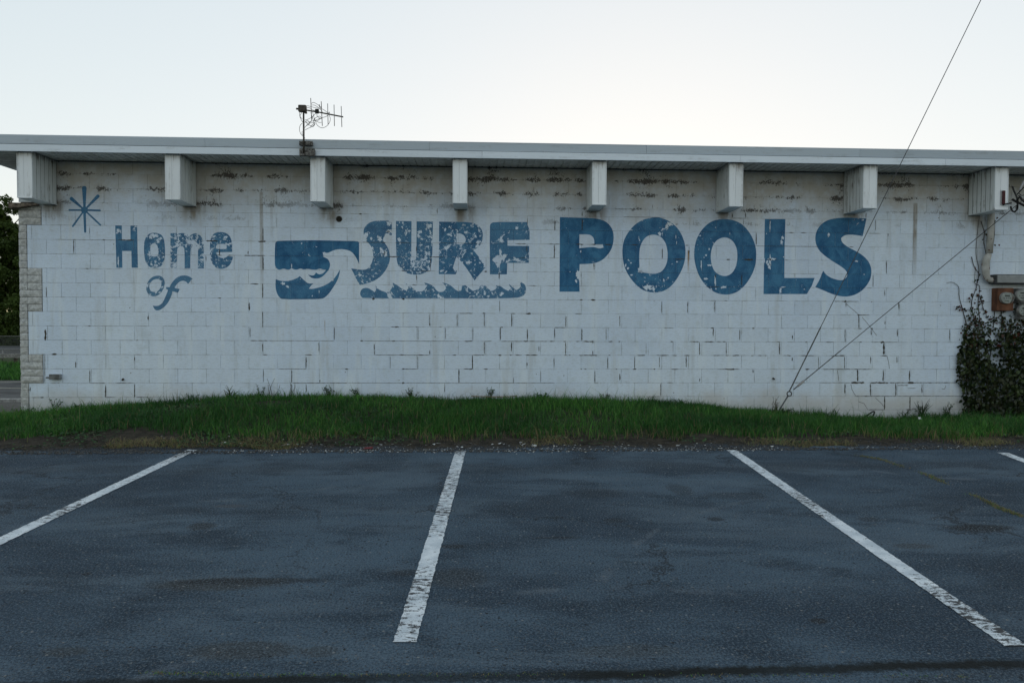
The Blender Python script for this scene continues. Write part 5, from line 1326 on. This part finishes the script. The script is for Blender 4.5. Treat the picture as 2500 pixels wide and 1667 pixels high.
# flakes of white paint blown off the wall
M['flake'] = plain('paint_flake', (0.62, 0.63, 0.62), 0.7, 0.3, var=0.1)
fl_me = []
for k in range(6):
    n_ = random.choice((4, 5, 6)); A_ = sorted(random.uniform(0, 6.28) for _ in range(n_))
    V = []
    for zz in (0, .004): V += [(math.cos(a_) * random.uniform(.5, 1), math.sin(a_) * random.uniform(.4, .9), zz / .03 * .5) for a_ in A_]
    F = [tuple(range(n_))[::-1], tuple(range(n_, 2 * n_))] + [(i, (i + 1) % n_, n_ + (i + 1) % n_, n_ + i) for i in range(n_)]
    fl_me.append(mesh('paint_flake', V, F, M['flake']))
FL = [(498, 1081, 9), (547, 1080, 8), (587, 1082, 6), (580, 1087, 5), (692, 1086, 8), (703, 1086, 4), (740, 1083, 5), (726, 1085, 4), (705, 1084, 5), (760, 1083, 5), (785, 1085, 5), (820, 1083, 6), (847, 1083, 6), (958, 1084, 5), (1000, 1085, 8), (1042, 1086, 7), (1060, 1084, 6), (1072, 1082, 6), (1115, 1091, 6), (1128, 1091, 5), (1036, 1096, 5), (1200, 1084, 8), (1220, 1082, 7), (1232, 1083, 5),
      (1240, 1087, 6), (1305, 1087, 10), (1280, 1083, 5), (1353, 1093, 6), (1395, 1080, 4), (1452, 1085, 6), (1480, 1090, 8), (1610, 1086, 7), (1615, 1090, 5), (1660, 1084, 4), (560, 1064, 4), (520, 1065, 4), (690, 1072, 5), (400, 1069, 3), (395, 1064, 3), (1840, 1101, 5), (1885, 1089, 6), (2042, 1086, 4), (1690, 1091, 7), (1655, 1087, 5), (1272, 1080, 5), (1150, 1081, 5), (1170, 1093, 3), (900, 1082, 4), (870, 1084, 5), (930, 1085, 4)]
for i, (u, v, s) in enumerate(FL):
    p = at_lot(u, v); y = p.y
    z = (lot_z(y) + .003) if y < YE else float(bank_z(p.x, y)) + .012
    if y > YE:      # on the soil: find the place on the rising ground
        d = (p - CAM); t_ = 1.0
        for _ in range(6):
            q = CAM + d * t_; zz = float(bank_z(q.x, q.y)); t_ += (q.z - zz - .01) / max(.02, -d.z + .0) * .7
        q = CAM + d * t_; p = q; z = float(bank_z(q.x, q.y)) + .010
    sc = s / 235.0 * 1.25
    o = put('paint_flake', fl_me[i % 6], None, (p.x, p.y, z), (random.gauss(0, .12), random.gauss(0, .12), random.uniform(0, 6.28)), (sc, sc * .8, sc * .5))
    tag(o, 'white flake of wall paint lying on the gravel at the asphalt edge', 'paint flake', 'paint flakes along the asphalt edge')
def tiny(N):
    x = rng.uniform(-3, 9, N) ; x = np.where(rng.random(N) < .6, rng.uniform(-2.5, 3, N), x)
    y = YE + rng.normal(.04, .09, N)
    return np.stack([x, y, np.where(y < YE + .02, lot_z(YE) + (y - YE) * GS, bank_z(x, y)) + .006], 1)
rocks(900, tiny, (.004, .013), 'paint_crumbs', M['flake'], 'tiny white paint crumbs along the asphalt edge', .3)
M['redpaper'] = plain('red_paper', (0.16, 0.03, 0.035), 0.7, 0.2)
p = at_lot(905, 1085); q = Vector((p.x, YE + .10, float(bank_z(p.x, YE + .10)) + .012))
o = put('litter_scrap', mesh('litter_scrap', [(-.045, -.02, 0), (.045, -.025, .004), (.05, .02, .012), (-.03, .025, .006), (-.045, -.02, -.003), (.045, -.025, .001), (.05, .02, .009), (-.03, .025, .003)], [(0, 1, 2, 3), (7, 6, 5, 4), (0, 4, 5, 1), (1, 5, 6, 2), (2, 6, 7, 3), (3, 7, 4, 0)], M['redpaper']), None, q)
tag(o, 'crumpled red scrap of litter on the asphalt edge', 'litter')
p = at(2245, 1035, -1.0); q = Vector((p.x, -1.0, float(bank_z(p.x, -1.0)) + .07))
o = put('litter_scrap', mesh('litter_scrap', [(-.02, -.01, 0), (.02, -.012, .004), (.022, .01, .03), (-.015, .012, .028), (-.02, -.006, 0), (.02, -.008, .004), (.022, .014, .03), (-.015, .016, .028)], [(0, 1, 2, 3), (7, 6, 5, 4), (0, 4, 5, 1), (1, 5, 6, 2), (2, 6, 7, 3), (3, 7, 4, 0)], M['flake']), None, q)
tag(o, 'white scrap of litter caught in the grass near the vine', 'litter')

# moss and grass in the crack on the right, tufts in the near seam
def crack_tufts(name, path, N, wid, hr, dryp, lab):
    P_ = [at_lot(u, v) for u, v in path]; S = spline(P_, 8); n_ = len(S)
    idx = rng.integers(0, n_ - 1, N); f = rng.random(N)
    A_ = np.array([tuple(s) for s in S]); Q = A_[idx] * (1 - f[:, None]) + A_[idx + 1] * f[:, None]
    pat = np.clip(vnoise(Q[:, 0], Q[:, 1], 3.5, 21) * 2.2 - .55, 0, 1)
    k = rng.random(N) < pat; Q = Q[k]; n_ = len(Q)
    Q[:, 0] += rng.normal(0, wid, n_); Q[:, 1] += rng.normal(0, wid * .6, n_); Q[:, 2] = GS * (Q[:, 1] - CAM.y) + .001
    o = blades(Q, rng.uniform(*hr, n_), rng.uniform(.002, .005, n_), rng.uniform(.3, 1.3, n_), rng.random(n_), np.where(rng.random(n_) < dryp, rng.uniform(.4, 1, n_), .1), name, M['grass'])
    tag(o, lab, kind='stuff')
crack_tufts('crack_weeds', [(2095, 1112), (2150, 1122), (2205, 1140), (2260, 1158), (2320, 1185), (2390, 1215), (2440, 1240), (2500, 1262), (2600, 1300)], 3000, .020, (.005, .018), .92, 'green and brown moss in the diagonal asphalt crack')
crack_tufts('seam_moss', [(330, 1642), (480, 1645), (700, 1648), (1000, 1647), (1400, 1648), (1900, 1650), (2400, 1652)], 700, .012, (.003, .010), .6, 'sparse moss in the near asphalt seam')

# ------------------------------------------------------------------ beyond the left corner: street, bank, rail, fence, trees
def strip(name, x0, x1, y0, y1, dz, mat, lab, n=10):
    o = grid_obj(name, x0, x1, 12, y0, y1, n, lambda x, y: base_z(x, y) + .06 + dz, mat); tag(o, lab, kind='structure'); return o
strip('gravel_path', -26, -6.6, 0.3, 14.4, .004, M['gravelroad'], 'gravel beside the building corner')
road = strip('road', -80, 40, 14.8, 23.8, .012, M['road'], 'grey street behind the building')
M['yellow'] = plain('road_line', (0.45, 0.42, 0.33), 0.8, 0.2)
for yy in (19.6, 22.9):
    MB().add([(-80, yy, -1.18 + .017), (40, yy, -1.18 + .017), (40, yy + .14, -1.18 + .017), (-80, yy + .14, -1.18 + .017)], [(0, 1, 2, 3)]).build('road_line', M['yellow'], road)
o = MB().bbox(-80, 40, 14.42, 14.78, -1.30, -1.06, .02).build('kerb', M['concrete'], None); tag(o, kind='structure', label='pale concrete kerb of the street')
strip('far_lot', -160, 40, 31.5, 67.0, .01, M['road'], 'far parking lot beyond the guard rail')
# bank grass
N = 26000
gx = rng.uniform(-40, -14, N); gy = rng.uniform(23.95, 27.6, N)
o = blades(np.stack([gx, gy, base_z(gx, gy) + .05], 1), rng.uniform(.1, .3, N), rng.uniform(.02, .05, N), rng.uniform(.1, .7, N), rng.uniform(0, .7, N), np.zeros(N), 'bank_grass', M['grass']); tag(o, 'dark grass on the bank beyond the street', kind='stuff')
# guard rail on the bank
gr = empty('guard_rail', (-22, 27.9, -.6), 'low steel guard rail at the top of the bank', 'guard rail')
MB().bbox(-60, -14, 27.85, 27.95, -.30, -.06, .01).build('rail_beam', M['alu'], gr)
for i in range(14): MB().box(-58 + i * 3.3, -57.88 + i * 3.3, 27.96, 28.1, -.75, -.05).build('post', M['steel'], gr)
M['mesh_wire'] = plain('fence_wire', (0.10, 0.11, 0.105), 0.6, 0.3, 0.3)
def chain_fence(nm, y, zb_, h, x0, x1, step, lab):
    f = empty(nm, ((x0 + x1) / 2, y, zb_), lab, 'fence')
    MB().tube([(x0, y, zb_ + h), (x1, y, zb_ + h)], .03, 6).build('top_rail', M['alu'], f, True)
    x = x0
    while x < x1: MB().tube([(x, y, zb_ - .1), (x, y, zb_ + h + .03)], .035, 6).build('post', M['alu'], f, True); x += 3.0
    w = MB(); x = x0; r = .008
    while x < x1:
        for sg in (-1, 1):
            xa, xb = x, x + sg * h
            w.add([(xa - r, y + .004 * sg, zb_), (xa + r, y + .004 * sg, zb_), (xb + r, y + .004 * sg, zb_ + h), (xb - r, y + .004 * sg, zb_ + h)], [(0, 1, 2, 3)])
        x += step
    w.build('wire_mesh', M['mesh_wire'], f)
chain_fence('chain_link_fence', 28.6, -.5, .62, -44, -16, .09, 'dark chain link fence behind the guard rail')
chain_fence('chain_link_fence', 67.3, -.9, 1.05, -80, -38, .12, 'far chain link fence in front of the hedge')

def leaves(c, r, n, size, squash=1.0, dens=None):
    """n leaf quads in a lumpy crown made of clumps"""
    nc = max(10, n // 220)
    d = rng.normal(size=(nc, 3)); d /= np.linalg.norm(d, axis=1)[:, None]
    cc = np.array(c) + d * (rng.random(nc) ** .45)[:, None] * np.array(r)
    cr = rng.uniform(.14, .30, nc) * min(r[0], r[2])
    i = rng.integers(0, nc, n)
    q = rng.normal(size=(n, 3)); q /= np.linalg.norm(q, axis=1)[:, None]
    p = cc[i] + q * (cr[i] * rng.random(n) ** .4)[:, None]
    a1 = rng.normal(size=(n, 3)); a1 /= np.linalg.norm(a1, axis=1)[:, None]
    a2 = np.cross(a1, rng.normal(size=(n, 3))); a2 /= np.linalg.norm(a2, axis=1)[:, None]
    s = rng.uniform(*size, n)[:, None]
    V = np.stack([p - a1 * s, p + a2 * s * .6, p + a1 * s, p - a2 * s * .6], 1).reshape(-1, 3)
    tone = np.repeat(np.clip(rng.random(nc)[i] * .6 + rng.random(n) * .4, 0, 1), 4)
    return V, tone
def tree(x, y, z0, H, w, n, size, lab, grp, low=.12):
    t = empty('tree', (x, y, z0), lab, 'tree', grp)
    tk = MB(); tk.tube(spline([(x, y, z0 - .3), (x + .1, y, z0 + H * .25), (x - .1, y, z0 + H * .5), (x + .15, y, z0 + H * .82)], 4), [.30 - .26 * i / 12 for i in range(13)], 9)
    for q in range(9):
        a_ = q * 2.4 + x; zz = z0 + H * (.25 + .06 * q); L_ = w * random.uniform(.5, .85)
        tk.tube(spline([(x, y, zz), (x + math.cos(a_) * L_ * .5, y + math.sin(a_) * L_ * .5, zz + H * .06), (x + math.cos(a_) * L_, y + math.sin(a_) * L_, zz + H * .17)], 3), [.11, .1, .09, .07, .05, .035, .02], 6)
    tk.build('trunk', M['bark'], t, True)
    V1, T1 = leaves((x, y, z0 + H * .46), (w, w, H * .40), int(n * 3.2), size)
    V2, T2 = leaves((x, y, z0 + H * .80), (w * .62, w * .62, H * .19), int(n * 1.1), size)
    V = np.concatenate([V1, V2]); T = np.concatenate([T1, T2])
    V = V - np.array([x, y, z0])
    me = fast_mesh('crown', V, np.arange(len(V)).reshape(-1, 4), M['leaf'], {'tone': T})
    o = bpy.data.objects.new('crown', me); link(o, t); return t
GT = 'trees beyond the far fence'
TS = [(-62.5, 76, 15.0, 4.6, 9000), (-57.0, 74, 17.6, 4.4, 9500), (-51.0, 77, 16.5, 4.6, 9000), (-45.5, 75, 15.2, 4.6, 8000), (-69.5, 75, 16.8, 4.8, 8000), (-39.5, 77, 14.2, 4.4, 7000), (-77, 78, 17, 5, 7000), (-33, 76, 15.5, 4.6, 6500)]
for i, (x, y, H, w, n_) in enumerate(TS):
    tree(x, y, -.9, H, w, n_, (.10, .22), 'tall leafy dark green tree standing beyond the far fence', GT)
for i in range(12):
    x = -76 + i * 3.6 + random.uniform(-.6, .6)
    s = empty('shrub', (x, 69.5, -.9), 'tall dark green shrub behind the far chain link fence', 'shrub', 'shrubs behind the far fence')
    V, T = leaves((0, 0, 2.3), (2.7, 1.5, 3.0), 11000, (.09, .19))
    me = fast_mesh('foliage', V, np.arange(len(V)).reshape(-1, 4), M['leaf'], {'tone': T}); link(bpy.data.objects.new('foliage', me), s)
    MB().tube([(x, 69.5, -1.0), (x, 69.5, .8)], .06, 6).build('stem', M['bark'], s)
